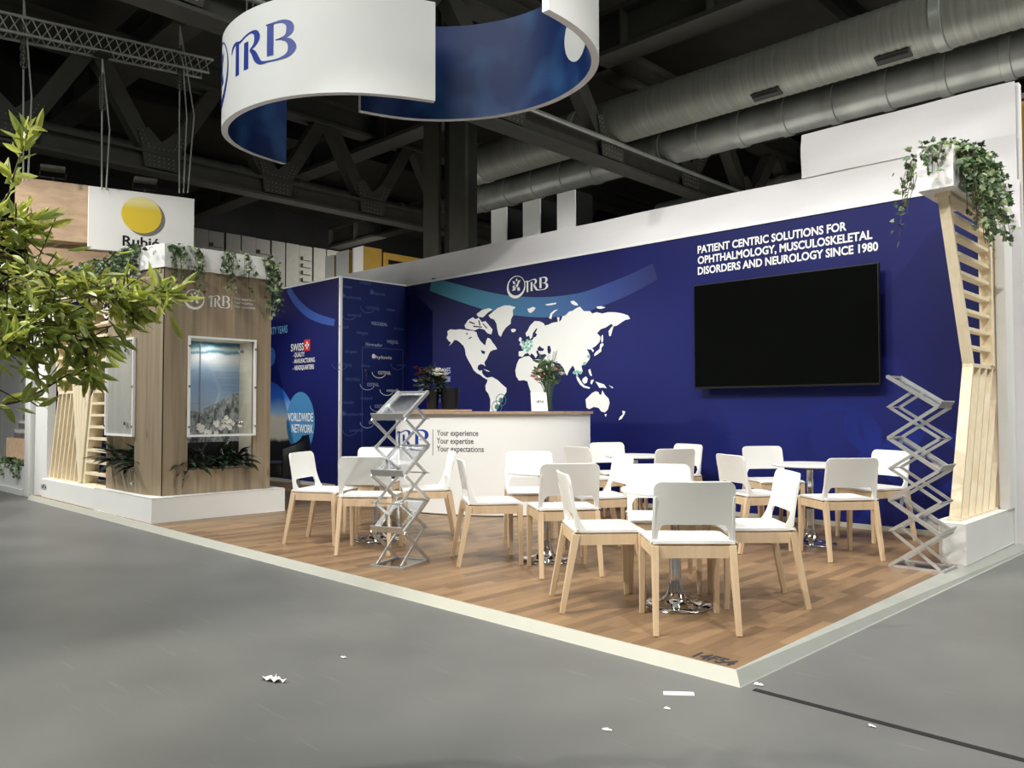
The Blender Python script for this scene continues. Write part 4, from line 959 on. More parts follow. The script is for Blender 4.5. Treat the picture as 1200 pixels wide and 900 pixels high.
# right one: boards on edge, standing on the white plinth, leaning back, then a ladder leaning forward
PX0, PX1 = -.19, .032
mb = MB(); mb.prism([(PX1, 3.2), (PX1, 4.55), (PX0, 4.46), (PX0, 3.36), (PX0+.07, 3.2)], lambda a, b, c: Vector((a, b, c)), .0005, .285)
tag(mb.build('lattice_plinth', M['white_paint'], bevel=.004), 'white plinth with a cut corner under the right pine lattice', 'plinth')
t = thing('pine_lattice', 'pine lattice at the right end, upright boards below and ladder rungs above', 'lattice', (-.1, 3.4, .285))
lx0, lx1 = -.125, -.05
ya, yb, zb, zm = 3.385, 3.79, .29, 1.43
mb = MB(); mb.box((lx0-.01, 3.37, .286), (lx1+.01, 4.44, .30)); mb.build('base_board', M['pine_z'], t)
for k in range(7):
    y0 = ya+.185*k; y1 = y0+(yb-ya); z1 = zm
    yl = 4.44
    if y1 > yl: z1 = zb+(zm-zb)*(yl-y0)/(y1-y0); y1 = yl
    if z1 < .5: continue
    mb = MB(); mb.prism([(y0, zb+.01), (y0+.032, zb+.01), (y1+.032, z1), (y1, z1)], lambda a, b, c: Vector((c, a, b)), lx0, lx1)
    mb.build('upright_board', M['pine_z'], t)
mb = MB(); mb.prism([(yb, zm), (4.45, zm), (4.45, zm+.028), (yb, zm+.028)], lambda a, b, c: Vector((c, a, b)), lx0, lx1); mb.build('middle_board', M['pine_z'], t)
ztop = 2.66; yt = 3.25
mb = MB(); mb.prism([(yb, zm+.029), (yb+.035, zm+.029), (yt+.035, ztop), (yt, ztop)], lambda a, b, c: Vector((c, a, b)), lx0, lx1); mb.build('ladder_rail', M['pine_z'], t)
mb = MB(); mb.box((lx0, 4.3, zm+.029), (lx1+.015, 4.36, ztop)); mb.build('ladder_rail', M['pine_z'], t)
mb = MB(); mb.box((lx0-.02, yt, ztop+.001), (lx1+.015, 4.42, ztop+.03)); mb.build('top_board', M['pine_z'], t)
for k in range(8):
    z = zm+.14+k*.137; y = yb+(yt-yb)*(z-zm)/(ztop-zm)
    mb = MB(); mb.box((lx0, y+.04, z), (lx1, 4.3, z+.026)); mb.build('rung', M['pine_z'], t)
mb = MB(); mb.box((lx0-.005, 4.441, .301), (-.032, 4.468, ztop)); mb.build('back_board', M['pine_z'], t)
# planter box on the ladder
t = thing('planter_box', 'white planter box on top of the right pine lattice', 'planter', (-.1, 3.3, ztop+.03))
mb = MB(); zz = ztop+.031; y0, y1, x0, x1 = 3.12, 3.95, -.22, .02
mb.box((x0, y0, zz), (x1, y0+.012, zz+.3)); mb.box((x0, y1-.012, zz), (x1, y1, zz+.3)); mb.box((x0, y0+.012, zz), (x0+.012, y1-.012, zz+.3)); mb.box((x1-.012, y0+.012, zz), (x1, y1-.012, zz+.3)); mb.box((x0+.012, y0+.012, zz), (x1-.012, y1-.012, zz+.02)); mb.build('box', M['white_paint'], t)
mb = MB(); mb.box((x0+.013, y0+.013, zz+.021), (x1-.013, y1-.013, zz+.27)); mb.build('soil', M['soil'], t)
ivy('bushy ivy tumbling over the right side of the planter on the right lattice', (-.08, 3.5, zz+.28),
    [((.02, 3.55, zz+.31), (1, 0, 0), .62, 100, .02, .34), ((.0, 3.28, zz+.31), (1, -.5, 0), .3, 14, .03, .1), ((-.1, 3.45, zz+.31), (.3, -.1, .5), .14, 90, .1, .32),
     ((-.21, 3.2, zz+.3), (-1, -.3, 0), .62, 7, .02, .06), ((-.12, 3.12, zz+.3), (0, -1, 0), .2, 9, .08, .02)], .048)
mb = MB(); mb.box((-.10, 4.60, FZ), (.045, 4.735, WH-.16)); mb.box((-.03, 4.4, .286), (.045, 4.6, WH-.2)); mb.box((-.03, 4.556, FZ), (.045, 4.6, .286)); tag(mb.build('end_post', M['white_paint'], bevel=.003), 'white end post of the back wall beside the right pine lattice', 'post')

# left one
t = thing('pine_lattice', 'pine lattice at the left end with slanted boards, a wedge and ladder rungs', 'lattice', (-8.8, .12, .235))
Y0, Y1 = .12, .30
def lpx(px, py): p = hit(px, py, 1, Y0); return (p.x, p.z)
def pr(name, pts, m=M['pine_z'], a=Y0, b=Y1):
    mb = MB(); mb.prism(pts, lambda x, z, c: Vector((x, c, z)), a, b); mb.build(name, m, t)
zb = .237
pr('base_board', [(-9.78, zb), (-7.78, zb), (-7.78, zb+.015), (-9.78, zb+.015)])
zb += .016
for k in range(8):
    x0 = -9.76+.155*k; x1 = x0+.31; z1 = 1.31
    lim = lambda z: -8.86+(1.31-z)*.245
    zt_ = z1
    while x0+.31*(zt_-zb)/(z1-zb) > lim(zt_)-.03 and zt_ > .4: zt_ -= .02
    x1 = x0+.31*(zt_-zb)/(z1-zb)
    pr('slanted_board', [(x0, zb), (x0+.032, zb), (x1+.032, zt_), (x1, zt_)])
pr('cross_rail', [(-9.45, 1.311), (-8.87, 1.311), (-8.87, 1.345), (-9.45, 1.345)])
# wedge of boards leaning the other way
for k in range(5):
    f0, f1 = k/5, (k+.86)/5
    A = [(-8.93+.74*f0, 1.60), (-8.93+.74*f1, 1.60)]; B = [(-8.62+.12*f0, .262), (-8.62+.12*f1, .262)]
    pr('wedge_board', [B[0], B[1], A[1], A[0]], M['pine_z'], Y0-.01-.002*k, .22)
pr('ladder_rail', [(-8.50, .254), (-8.44, .254), (-8.13, 1.56), (-8.19, 1.56)], M['pine_z'], Y0+.001, .27)
pr('ladder_rail', [(-8.19, 1.561), (-8.13, 1.561), (-8.5, 2.5), (-8.56, 2.5)])
pr('ladder_rail', [(-9.47, 1.346), (-9.42, 1.346), (-9.74, 2.5), (-9.79, 2.5)])
for k in range(8):
    z = .36+.135*k; x = -8.44+.31*(z-.25)/1.31; pr('rung', [(x, z), (-7.745, z), (-7.745, z+.03), (x, z+.03)], M['pine_z'], Y0, .25)
for k in range(6):
    z = 1.66+.14*k; x = -8.13-.37*(z-1.56)/.94; pr('rung', [(x, z), (-7.745, z), (-7.745, z+.03), (x, z+.03)], M['pine_z'], Y0, .25)
    z = 1.48+.135*k; x = -9.42-.32*(z-1.346)/1.15; pr('rung', [(x, z), (-8.9, z), (-8.9, z+.03), (x, z+.03)], M['pine_z'], Y0, Y1+.05)
pr('top_board', [(-9.8, 2.501), (-7.745, 2.501), (-7.745, 2.535), (-9.8, 2.535)])
t = thing('planter_box', 'white planter box over the left pine lattice beside the oak tower', 'planter', (-8.4, .2, 2.536))
mb = MB(); mb.box((-9.0, .08, 2.536), (-7.79, .32, 2.78)); mb.build('box', M['white_paint'], t)
ivy('ivy trailing over the planter above the left pine lattice', (-8.4, .12, 2.78), [((-8.4, .12, 2.79), (0, -1, 0), .34, 60, .55, .04), ((-8.4, .22, 2.79), (0, -.2, .4), .12, 30, .5, .08)])
mb = MB(); mb.box((-10.32, .10, FZ), (-9.81, .20, 2.5)); struct(mb.build('wall_end', M['white_paint'], bevel=.003), 'white end panel left of the left pine lattice', 'wall')

# ================================================================== reception counter
CP_ = [(-5.75, 2.62), (-5.5, 2.42), (-5.28, 2.35), (-4.97, 2.37), (-4.7, 2.44), (-4.47, 2.54), (-4.25, 2.68), (-4.07, 2.84), (-3.93, 3.03), (-3.84, 3.25), (-3.80, 3.5), (-3.81, 3.78)]
path = [Vector((p[0], p[1], 0)) for p in bez([(a, b, 0) for a, b in CP_], 8)]
cum = [0]
for i in range(1, len(path)): cum.append(cum[-1]+(path[i]-path[i-1]).length)
def along(path, cum, s):
    s = max(0, min(cum[-1]-1e-6, s)); i = max(j for j in range(len(cum)-1) if cum[j] <= s)
    f = (s-cum[i])/(cum[i+1]-cum[i]); a = max(0, i-1); b = min(len(path)-1, i+2)
    return path[i].lerp(path[i+1], f), (path[b]-path[a]).normalized()
def s_at(path, cum, px):
    """arc length where the path lies on the vertical sight plane through column px"""
    d = FW+RT*((px-600)/FPX); n = Vector((d.y, -d.x, 0))
    best = None
    for i in range(len(path)-1):
        a = (path[i]-CAM).dot(n); b = (path[i+1]-CAM).dot(n)
        if a*b <= 0: best = cum[i]+(cum[i+1]-cum[i])*a/(a-b)
    return best
def oncounter(e):
    def f(s, z):
        p, d = along(path, cum, s); return p+Vector((d.y, -d.x, 0))*e+Vector((0, 0, z))
    return f
t = thing('reception_counter', 'white curved reception counter with a thin wooden top', 'counter', (-4.6, 2.9, 0))
N = 60
def shell(e0, e1, z0, z1):
    mb = MB(); vs = []
    for i in range(N+1):
        s = cum[-1]*i/N
        for e, z in ((e0, z0), (e0, z1), (e1, z1), (e1, z0)): vs.append(oncounter(e)(s, z))
    fs = [(4*i+j, 4*i+4+j, 4*i+4+(j+1) % 4, 4*i+(j+1) % 4) for i in range(N) for j in range(4)]+[(0, 1, 2, 3), (4*N+3, 4*N+2, 4*N+1, 4*N)]
    mb.add(vs, fs); return mb
front = shell(0, -.06, .012, 1.06).build('front_panel', M['white_paint'], t, smooth=40)
shell(-.005, -.055, .0005, .0115).build('shadow_gap', M['dark_slot'], t, smooth=40)
shell(.04, -.46, 1.061, 1.088).build('counter_top', M['counter_wood'], t, smooth=40)
shell(-.3, -.36, .0005, 1.06).build('rear_panel', M['white_paint'], t, smooth=40)
mb = MB(); s0, s1 = s_at(path, cum, 466), s_at(path, cum, 503.5); f = oncounter(.002)
letters(mb, f, s0, .672, .215, s1-s0); mb.build('counter_logo', M['logo_blue'], front)
mb = MB(); s = s_at(path, cum, 507.5); mb.add([f(s-.003, .62), f(s+.003, .62), f(s+.003, .90), f(s-.003, .90)], [(0, 1, 2, 3)]); mb.build('divider_line', M['ink'], front)
mb = MB(); s0 = s_at(path, cum, 512)
for k, (b, x1) in enumerate((('Your experience', 560.5), ('Your expertise', 555), ('Your expectations', 567))):
    write(mb, b, f, s0, s_at(path, cum, x1), .834-.083*k, .062, .012)
mb.build('counter_lettering', mat('grey_ink', (84, 82, 86), .6), front)
CT = 1.0885
# things on the counter
def vase_at(px, d):
    p = CAM+(FW+RT*((px-600)/FPX))*d; return Vector((p.x, p.y, CT))
p = Vector((*along(path, cum, s_at(path, cum, 655))[0].xy, CT)); dd = along(path, cum, s_at(path, cum, 655))[1]; inn = Vector((-dd.y, dd.x, 0))
p = p+inn*.2
t = thing('flower_vase', 'tall clear glass vase of water and green stems on the counter', 'vase', tuple(p))
mb = MB(); mb.lathe([(0.0, .0), (.062, .0), (.062, .006), (.05, .1), (.062, .26), (.078, .33), (.074, .33), (.058, .26), (.046, .1), (.05, .014), (0, .014)], tuple(p), 28); mb.build('glass', M['glass'], t, smooth=40)
t = thing('bouquet', 'loose bouquet of pink roses and greenery in the glass vase', 'flowers', tuple(p+Vector((0, 0, .02))))
st, lv, pk, pw = MB(), MB(), MB(), MB()
def bloom(m, c, r, n=14):
    for j in range(n):
        a = j*2.4; e = 1.2-1.1*j/n; d = Vector((math.cos(a)*math.cos(e), math.sin(a)*math.cos(e), math.sin(e)))
        leaf(m, c, d, r*(.7+.5*j/n), LANCE, 2.2, .3, -.5, Vector((0, 0, 1)))
for i in range(26):
    a = random.uniform(0, 2*PI); q0 = p+Vector((math.cos(a)*.03, math.sin(a)*.03, .02)); r = random.uniform(.05, .19); b = a+random.uniform(-.7, .7)
    q1 = p+Vector((math.cos(b)*r, math.sin(b)*r, random.uniform(.4, .58)-r*.3)); mid = (q0+q1)/2; mid.x = p.x+(mid.x-p.x)*.5; mid.y = p.y+(mid.y-p.y)*.5
    st.tube([q0, mid, q1], .0035, 5)
    for _ in range(8): leaf(lv, mid.lerp(q1, random.uniform(.3, 1)), Vector((random.gauss(0, 1), random.gauss(0, 1), random.uniform(0, 1))), random.uniform(.05, .1), LANCE, .8)
for i in range(11):
    left = -RT*random.uniform(.06, .15) if i < 7 else RT*random.uniform(.06, .17)
    bm_ = MB(); bloom(bm_, p+left+Vector((random.uniform(-.04, .04), random.uniform(-.04, .04), random.uniform(.31, .47))), .05); bm_.build('rose', M['petal_pink'] if i % 5 else M['petal_white'], t, fix=False)
for i in range(40):
    b = random.uniform(0, 2*PI); q0 = p+Vector((0, 0, .35)); q1 = p+Vector((math.cos(b)*.1, math.sin(b)*.1, random.uniform(.5, .66))); st.tube([q0, q1], .0018, 4, caps=False)
st.build('stems', M['leaf_ivy'], t, fix=False); lv.build('leaves', M['leaf_ivy'], t, fix=False);
p = Vector((*along(path, cum, s_at(path, cum, 639))[0].xy, CT))+inn*.1
t = thing('sign_card', 'small white card stand with the number 14F54 leaning on the counter by the vase', 'card', tuple(p))
rt = RT; bk = inn
mb = MB(); w_, h_ = .085, .2
q = [p-rt*w_+Vector((0, 0, .001)), p+rt*w_+Vector((0, 0, .001)), p+rt*(w_+.012)+bk*.05+Vector((0, 0, h_)), p-rt*(w_-.016)+bk*.05+Vector((0, 0, h_))]
q2 = [v+bk*.006 for v in q]; mb.add(q+q2, [(0, 1, 2, 3), (7, 6, 5, 4), (0, 4, 5, 1), (1, 5, 6, 2), (2, 6, 7, 3), (3, 7, 4, 0)]); cardo = mb.build('card', M['paper'], t)
mb = MB(); fn = lambda x, y: q[0].lerp(q[3], y/h_).lerp(q[1].lerp(q[2], y/h_), x)-bk*.0015; write(mb, '14F54', fn, .28, .76, .085, .035, .015); mb.build('number', M['ink'], cardo)
p = Vector((*along(path, cum, s_at(path, cum, 497))[0].xy, CT+.02)); inn2 = Vector((-.2, 1, 0)).normalized()
t = thing('counter_riser', 'low wooden riser board on the left part of the counter', 'board', tuple(p+Vector((0, 0, -.02))))
mb = MB(); mb.bar(p-RT*.33+inn2*.22-Vector((0, 0, .0095)), p+RT*.33+inn2*.30-Vector((0, 0, .0095)), .26, .018); mb.build('board', M['counter_wood'], t, bevel=.002)
p = p+inn2*.24+Vector((0, 0, .0005))
t = thing('flower_pot', 'tall black glossy flower pot on the counter riser', 'pot', tuple(p-RT*.04))
pp = p-RT*.06
mb = MB(); mb.lathe([(0, 0), (.055, 0), (.06, .01), (.078, .2), (.078, .23), (.068, .23), (.066, .2), (0, .2)], tuple(pp), 24); mb.build('pot', M['black'], t, smooth=40)
mb = MB(); mb.lathe([(0.0, .201), (.065, .201)], tuple(pp), 20); mb.build('soil', M['soil'], t)
t = thing('bouquet', 'dark bushy bouquet with red and white flowers in the black pot', 'flowers', tuple(pp+Vector((0, 0, .2))))
lv, rd, wh = MB(), MB(), MB()
for i in range(230):
    d = Vector((random.gauss(0, 1), random.gauss(0, 1), random.gauss(.5, .8))).normalized(); leaf(lv, pp+Vector((0, 0, .29))+d*random.uniform(.02, .15), d, random.uniform(.05, .09), LANCE, 1.1)
for i in range(10):
    rd = MB(); bloom(rd, pp+Vector((0, 0, .36))-RT*random.uniform(-.03, .17)+Vector((random.uniform(-.05, .05), random.uniform(-.07, .03), random.uniform(-.03, .1))), .04); rd.build('flower', M['petal_red'], t, fix=False)
for i in range(9):
    wh = MB(); bloom(wh, pp+Vector((0, 0, .36))+RT*random.uniform(.06, .18)+Vector((0, random.uniform(-.09, .0), random.uniform(-.05, .07))), .045); wh.build('flower', M['petal_white'], t, fix=False)
lv.build('leaves', M['leaf_dark'], t, fix=False);
pb = p+RT*.13
mb = MB(); mb.lathe([(0, 0), (.075, 0), (.09, .01), (.105, .2), (.105, .235), (.09, .235), (.088, .21), (0, .21)], tuple(pb), 26); tag(mb.build('plant_pot', M['black'], smooth=40), 'wide empty black pot on the counter riser beside the flower pot', 'pot')

# ================================================================== tables
TH = .655
def make_table(label):
    t = thing('pedestal_table', label, 'table', (0, 0, 0), 0, 'round white pedestal tables')
    mb = MB(); mb.lathe([(0, TH-.022), (.285, TH-.022), (.30, TH-.016), (.302, TH-.008), (.298, TH), (0, TH)], n=56); mb.build('table_top', M['white'], t, smooth=35, local=True)
    mb = MB(); mb.lathe([(.0, .0), (.2, .0), (.203, .005), (.198, .011), (.14, .018), (.085, .03), (.058, .052), (.044, .085), (.036, .12), (.034, .15), (0, .15)], n=44); mb.build('base', M['chrome'], t, smooth=50, local=True)
    mb = MB(); mb.lathe([(0, .1501), (.034, .1501), (.034, .29), (.026, .295), (.026, TH-.05), (0, TH-.05)], n=24); mb.build('column', M['chrome'], t, smooth=40, local=True)
    mb = MB(); mb.lathe([(.0345, .286), (.04, .286), (.04, .302), (.0265, .302)], n=24); mb.build('collar', M['black'], t, smooth=40, local=True)
    mb = MB(); mb.lathe([(.0, TH-.0495), (.05, TH-.0495), (.11, TH-.026), (.11, TH-.0225), (0, TH-.0225)], n=24)
    mb.tube([(0, 0, TH-.06), (.16, .05, TH-.05), (.2, .06, TH-.055)], .006, 6); mb.build('mount_plate', M['steel_dark'], t, smooth=40, local=True)
    return t
TABLES = [((-.813, .80), 'round white pedestal table in the front group, nearest the platform corner'),
          ((-2.251, 1.312), 'round white pedestal table between the counter and the aisle, just behind the front group'),
          ((-3.91, 1.0), 'round white pedestal table farthest left, behind the zigzag rack on the aisle'),
          ((-1.165, 3.37), 'round white pedestal table under the television, near the right zigzag rack'),
          ((-2.97, 3.44), 'round white pedestal table by the blue wall, right of the counter')]
tp = make_table(TABLES[0][1])
for i, ((x, y), lab) in enumerate(TABLES):
    o = tp if i == 0 else dup(tp, (0, 0, 0), 0, lab)
    o.location = (x, y, .0005); o.rotation_euler = (0, 0, .4*i)

# ================================================================== chairs
def make_chair(label):
    t = thing('dining_chair', label, 'chair', (0, 0, 0), 0, 'white chairs with beech legs round the tables')
    # seat shell
    def sf(u, v):
        x = (u-.5)*2; y = v
        w = .215-.012*(1-v); e = max(0, abs(x)-.8)/.2; fr = max(0, v-.85)/.15
        z = .446-.016*(1-x*x)*math.sin(PI*min(1, v*1.15))-.012*fr*fr-.004*e*e
        return Vector((x*w, -.205+.395*y, z-.01))
    mb = MB(); mb.grid(sf, 16, 16); mb.build('seat', M['white'], t, smooth=50, solid=-.014, local=True)
    # backrest, one moulded shell on two posts
    H0, HC, HP, H1, hw, ip = .437, .49, .53, .745, .207, .176
    def bend(u, v):
        k = (v-H0)/(H1-H0)
        wv = hw-.004*k
        return Vector((u*wv/hw, -.192-.034*k-.014*k*k-.022*max(0, (v-.46)/.3)*(1-(u/hw)**2), v))
    us = [-hw, -.203, -.195, -.185, -ip]+[-ip+2*ip*i/20 for i in range(1, 20)]+[ip, .185, .195, .203, hw]
    def lo(u):
        a = abs(u); r = .035
        if a >= ip-1e-9: return HC
        q = max(0, a-(ip-r))
        return HP-(r-math.sqrt(max(0, r*r-q*q)))
    def hi(u):
        a = abs(u); r = .04; q = max(0, a-(hw-r)); return H1-(r-math.sqrt(max(0, r*r-q*q)))
    mb = MB(); R = 10
    vs = [bend(u, lo(u)+(hi(u)-lo(u))*j/R) for u in us for j in range(R+1)]
    mb.add(vs, [(i*(R+1)+j, (i+1)*(R+1)+j, (i+1)*(R+1)+j+1, i*(R+1)+j+1) for i in range(len(us)-1) for j in range(R)])
    for sgn in (-1, 1):
        ps = [u for u in us if u*sgn >= ip-1e-9]
        vs = [bend(u, H0+(HC-H0)*j/3) for u in ps for j in range(4)]
        mb.add(vs, [(i*4+j, (i+1)*4+j, (i+1)*4+j+1, i*4+j+1) for i in range(len(ps)-1) for j in range(3)])
    shell_ = MB(); shell_.v = mb.v; shell_.f = mb.f; shell_.mi = mb.mi
    # side flanges that sweep forward into the seat
    for sgn in (-1, 1):
        def ff(a, b, sgn=sgn):
            v = H0+(.67-H0)*a; p = bend(sgn*hw, v); dep = .004+.026*(1-a)+.034*(1-a)**5
            return p+Vector((-sgn*.004*b, dep*b, 0))
        shell_.grid(ff, 12, 3)
    shell_.build('backrest', M['white'], t, smooth=50, solid=.013, local=True, merge=True)
    # apron
    mb = MB(); z0, z1 = .365, .4245
    mb.box((-.175, -.205, z0), (.175, -.183, z1)); mb.box((-.178, .158, z0), (.178, .18, z1))
    for sgn in (-1, 1): mb.bar((sgn*.193, -.175, (z0+z1)/2), (sgn*.199, .15, (z0+z1)/2), .022, z1-z0)
    mb.build('seat_frame', M['chair_wood'], t, local=True)
    for sx in (-1, 1):
        mb = MB(); mb.bar((sx*.202, -.272, 0), (sx*.192, -.192, .4245), .026, .028, up=(0, 1, 0), w1=.036, h1=.042); mb.build('leg', M['chair_wood'], t, bevel=.003, local=True)
        mb = MB(); mb.bar((sx*.202, .178, 0), (sx*.198, .168, .4245), .026, .026, up=(0, 1, 0), w1=.038, h1=.038); mb.build('leg', M['chair_wood'], t, bevel=.003, local=True)
    return t
# x, y, facing direction, label
CHAIRS = [
 (-0.578, 0.535, -0.69, 0.72, 'white chair with its back to the viewer at the front table, nearest the platform corner'),
 (-1.13, 0.555, 0.65, 0.76, 'white chair at the left of the front table, seat turned right'),
 (-0.565, 1.179, -0.72, -0.69, 'white chair at the right of the front table, its backrest on the right'),
 (-1.118, 1.129, 0.62, -0.78, 'white chair facing the viewer across the front table'),
 (-2.511, 1.014, 0.58, 0.81, 'white chair seen from the left side in front of the counter lettering, seat turned right'),
 (-1.917, 1.11, -0.8, 0.59, 'white chair with its back to the viewer just left of the front group'),
 (-2.811, 1.763, 0.76, -0.65, 'white chair facing the viewer directly in front of the middle of the counter'),
 (-2.19, 1.82, -0.53, -0.85, 'white chair at the second table turned left, behind the chair nearest the front group'),
 (-4.13, 0.64, 0.86, 0.51, 'leftmost white chair, beside the black armchair and the oak tower'),
 (-3.525, 0.667, -0.65, 0.76, 'white chair with its back to the viewer left of the zigzag rack on the aisle'),
 (-4.411, 1.311, 0.62, -0.78, 'white chair facing the viewer at the far left table, before the closet side wall'),
 (-3.62, 1.284, -0.57, -0.82, 'white chair seen edge on right of the aisle rack, backrest hiding the counter lettering'),
 (-1.375, 2.84, 0.5, 0.87, 'white chair at the left of the table under the television, seen from behind'),
 (-1.81, 4.03, 0.79, -0.61, 'white chair by the blue wall facing the viewer under the left half of the television'),
 (-0.785, 2.975, -0.78, 0.63, 'white chair with its back to the viewer at the table under the television'),
 (-0.89, 3.948, -0.42, -0.91, 'white chair by the blue wall behind the right zigzag rack'),
 (-3.45, 3.76, 0.88, -0.48, 'white chair at the right end of the counter, facing the viewer'),
 (-3.196, 3.09, 0.21, 0.98, 'white chair before the right end of the counter, mostly hidden, seen from behind'),
 (-2.841, 3.894, -0.24, -0.97, 'white chair close to the blue wall at the table right of the counter, rightmost there'),
 (-2.53, 3.27, -0.88, 0.47, 'white chair with its back to the viewer at the table right of the counter'),
]
ch0 = make_chair(CHAIRS[0][4])
for i, (x, y, fx, fy, lab) in enumerate(CHAIRS):
    rz = math.atan2(-fx, fy)
    if i == 0: ch0.location = (x, y, .0005); ch0.rotation_euler = (0, 0, rz)
    else: dup(ch0, (x, y, .0005), rz, lab)

# ================================================================== zigzag literature racks
def rack(label, x, y, rz, z0, drop):
    t = thing('literature_rack', label, 'brochure rack', (x, y, .0005), rz)
    L, wd_ = .165, .125
    loc = lambda s, w, z: Vector((s, w, z))
    mb = MB(); mb.box((-L-.01, -wd_-.012, 0), (L+.02, -wd_+.006, .016)); mb.box((-L-.01, wd_-.006, 0), (L+.02, wd_+.012, .016)); mb.box((-L-.01, -wd_+.006, 0), (-L+.008, wd_-.006, .016)); mb.box((L+.002, -wd_+.006, 0), (L+.02, wd_-.006, .016)); mb.build('base_frame', M['alu'], t, local=True)
    mb = MB(); mb.box((-L+.008, -wd_+.006, .004), (L+.002, wd_-.006, .010)); mb.build('base_plate', M['acrylic'], t, local=True)
    z = z0
    for k in range(3):
        zt, zl = z0-2*drop*k, z0-2*drop*k-drop
        for sw in (-1, 1):
            mb = MB(); mb.bar((-L, sw*wd_, zt), (L, sw*wd_, zl), .018, .026); mb.build('tray_rail', M['alu'], t, local=True)
        mb = MB(); mb.bar((-L, 0, zt-.008), (L, 0, zl-.008), 2*wd_-.016, .004); mb.build('tray', M['acrylic'], t, local=True)
        mb = MB(); d = Vector((2*L, 0, -drop)).normalized(); nrm = Vector((drop, 0, 2*L)).normalized()
        e = Vector((L, 0, zl)); mb.bar(e+nrm*.022-Vector((0, wd_+.007, 0)), e+nrm*.022+Vector((0, wd_+.007, 0)), .006, .05, up=tuple(nrm)); mb.build('lip', M['alu'], t, local=True)
        mb = MB(); mb.bar((-L, -wd_-.007, zt), (-L, wd_+.007, zt), .014, .014); mb.build('top_bar', M['alu'], t, local=True)
        zn = zl-drop if k < 2 else .012
        for sw in (-1, 1):
            mb = MB(); mb.bar((L-.002, sw*(wd_+.013), zl), (-L+.002, sw*(wd_+.013), zn), .011, .022); mb.build('scissor_bar', M['alu'], t, local=True)
    # second scissor set, half a step off
    q = [(0, z0-drop/2), (-L, z0-drop), (L, z0-2*drop), (-L, z0-3*drop), (L, z0-4*drop), (-L, z0-5*drop), (L*.9, .014)]
    for i in range(len(q)-1):
        for sw in (-1, 1):
            w = sw*(wd_-.016-.009*(i % 2)); mb = MB(); mb.bar((q[i][0], w, q[i][1]), (q[i+1][0], w, q[i+1][1]), .009, .02); mb.build('scissor_bar', M['alu'], t, local=True)
    for i in range(1, len(q)-1):
        mb = MB(); mb.bar((q[i][0], -wd_-.012, q[i][1]), (q[i][0], wd_+.012, q[i][1]), .008, .008); mb.build('hinge_rod', M['alu'], t, local=True)
    return t
rack('zigzag aluminium literature rack with clear trays standing on the front edge near the aisle', -2.894, .469, math.atan2(-.94, .33), 1.235, .197)
rack('zigzag aluminium literature rack with clear trays beside the right pine lattice', -.175, 2.925, -.02, 1.335, .217)

# black tub armchair half hidden behind the tower
ac = CAM+(FW+RT*((331-600)/FPX))*9.9
t = thing('armchair', 'black leather tub armchair half hidden behind the oak tower', 'armchair', (ac.x, ac.y, 0), 2.6)
mb = MB()
def tub(u, v):
    a = PI*(.02+.96*u)+0; r = .36+.03*math.sin(PI*v)
    top = .80-.16*abs(u-.5)*2
    return Vector((r*math.cos(a)*1.02, -r*math.sin(a)*.9, .30+(top-.30)*v))
mb.grid(tub, 24, 8); mb.build('tub_back', M['upholstery'], t, smooth=60, solid=.09, bevel=0, local=True)
mb = MB(); mb.lathe([(0, .3), (.30, .3), (.325, .32), (.325, .43), (.30, .465), (0, .475)], n=32); mb.build('seat_cushion', M['upholstery'], t, smooth=50, local=True)
for a in (.25, .75, 1.25, 1.75):
    mb = MB(); x, y = .27*math.cos(PI*a), .27*math.sin(PI*a); mb.tube([(x, y, .2995), (x*1.15, y*1.15, 0)], .014, 10); mb.build('leg', M['chrome'], t, smooth=40, local=True)

# ================================================================== hanging ring sign
RZ0, RZ1 = 4.5, 5.6
RA = [(-4.95,2.52),(-5.08,2.15),(-5.27,1.84),(-5.46,1.65),(-5.74,1.42),(-5.99,1.27),(-6.29,1.17),(-6.69,1.10),(-7.03,1.11),(-7.39,1.20),(-7.62,1.31),(-7.82,1.46),(-8.0,1.67),(-8.13,1.92),(-8.20,2.21),(-8.20,2.52)]
RB = [(-5.84,2.13),(-5.81,2.34),(-5.71,2.6),(-5.58,2.83),(-5.39,3.03),(-5.08,3.29),(-4.76,3.44),(-4.4,3.53),(-4.0,3.55),(-3.61,3.46),(-3.25,3.26),(-3.07,3.08),(-2.93,2.88),(-2.82,2.67),(-2.73,2.37),(-2.71,2.14),(-2.73,1.9)]
def smooth_path(P):
    for _ in range(3): P = [P[0]]+[((P[i-1][0]+2*P[i][0]+P[i+1][0])/4, (P[i-1][1]+2*P[i][1]+P[i+1][1])/4) for i in range(1, len(P)-1)]+[P[-1]]
    return [Vector((p[0], p[1], 0)) for p in bez([(a, b, 0) for a, b in P], 6)]
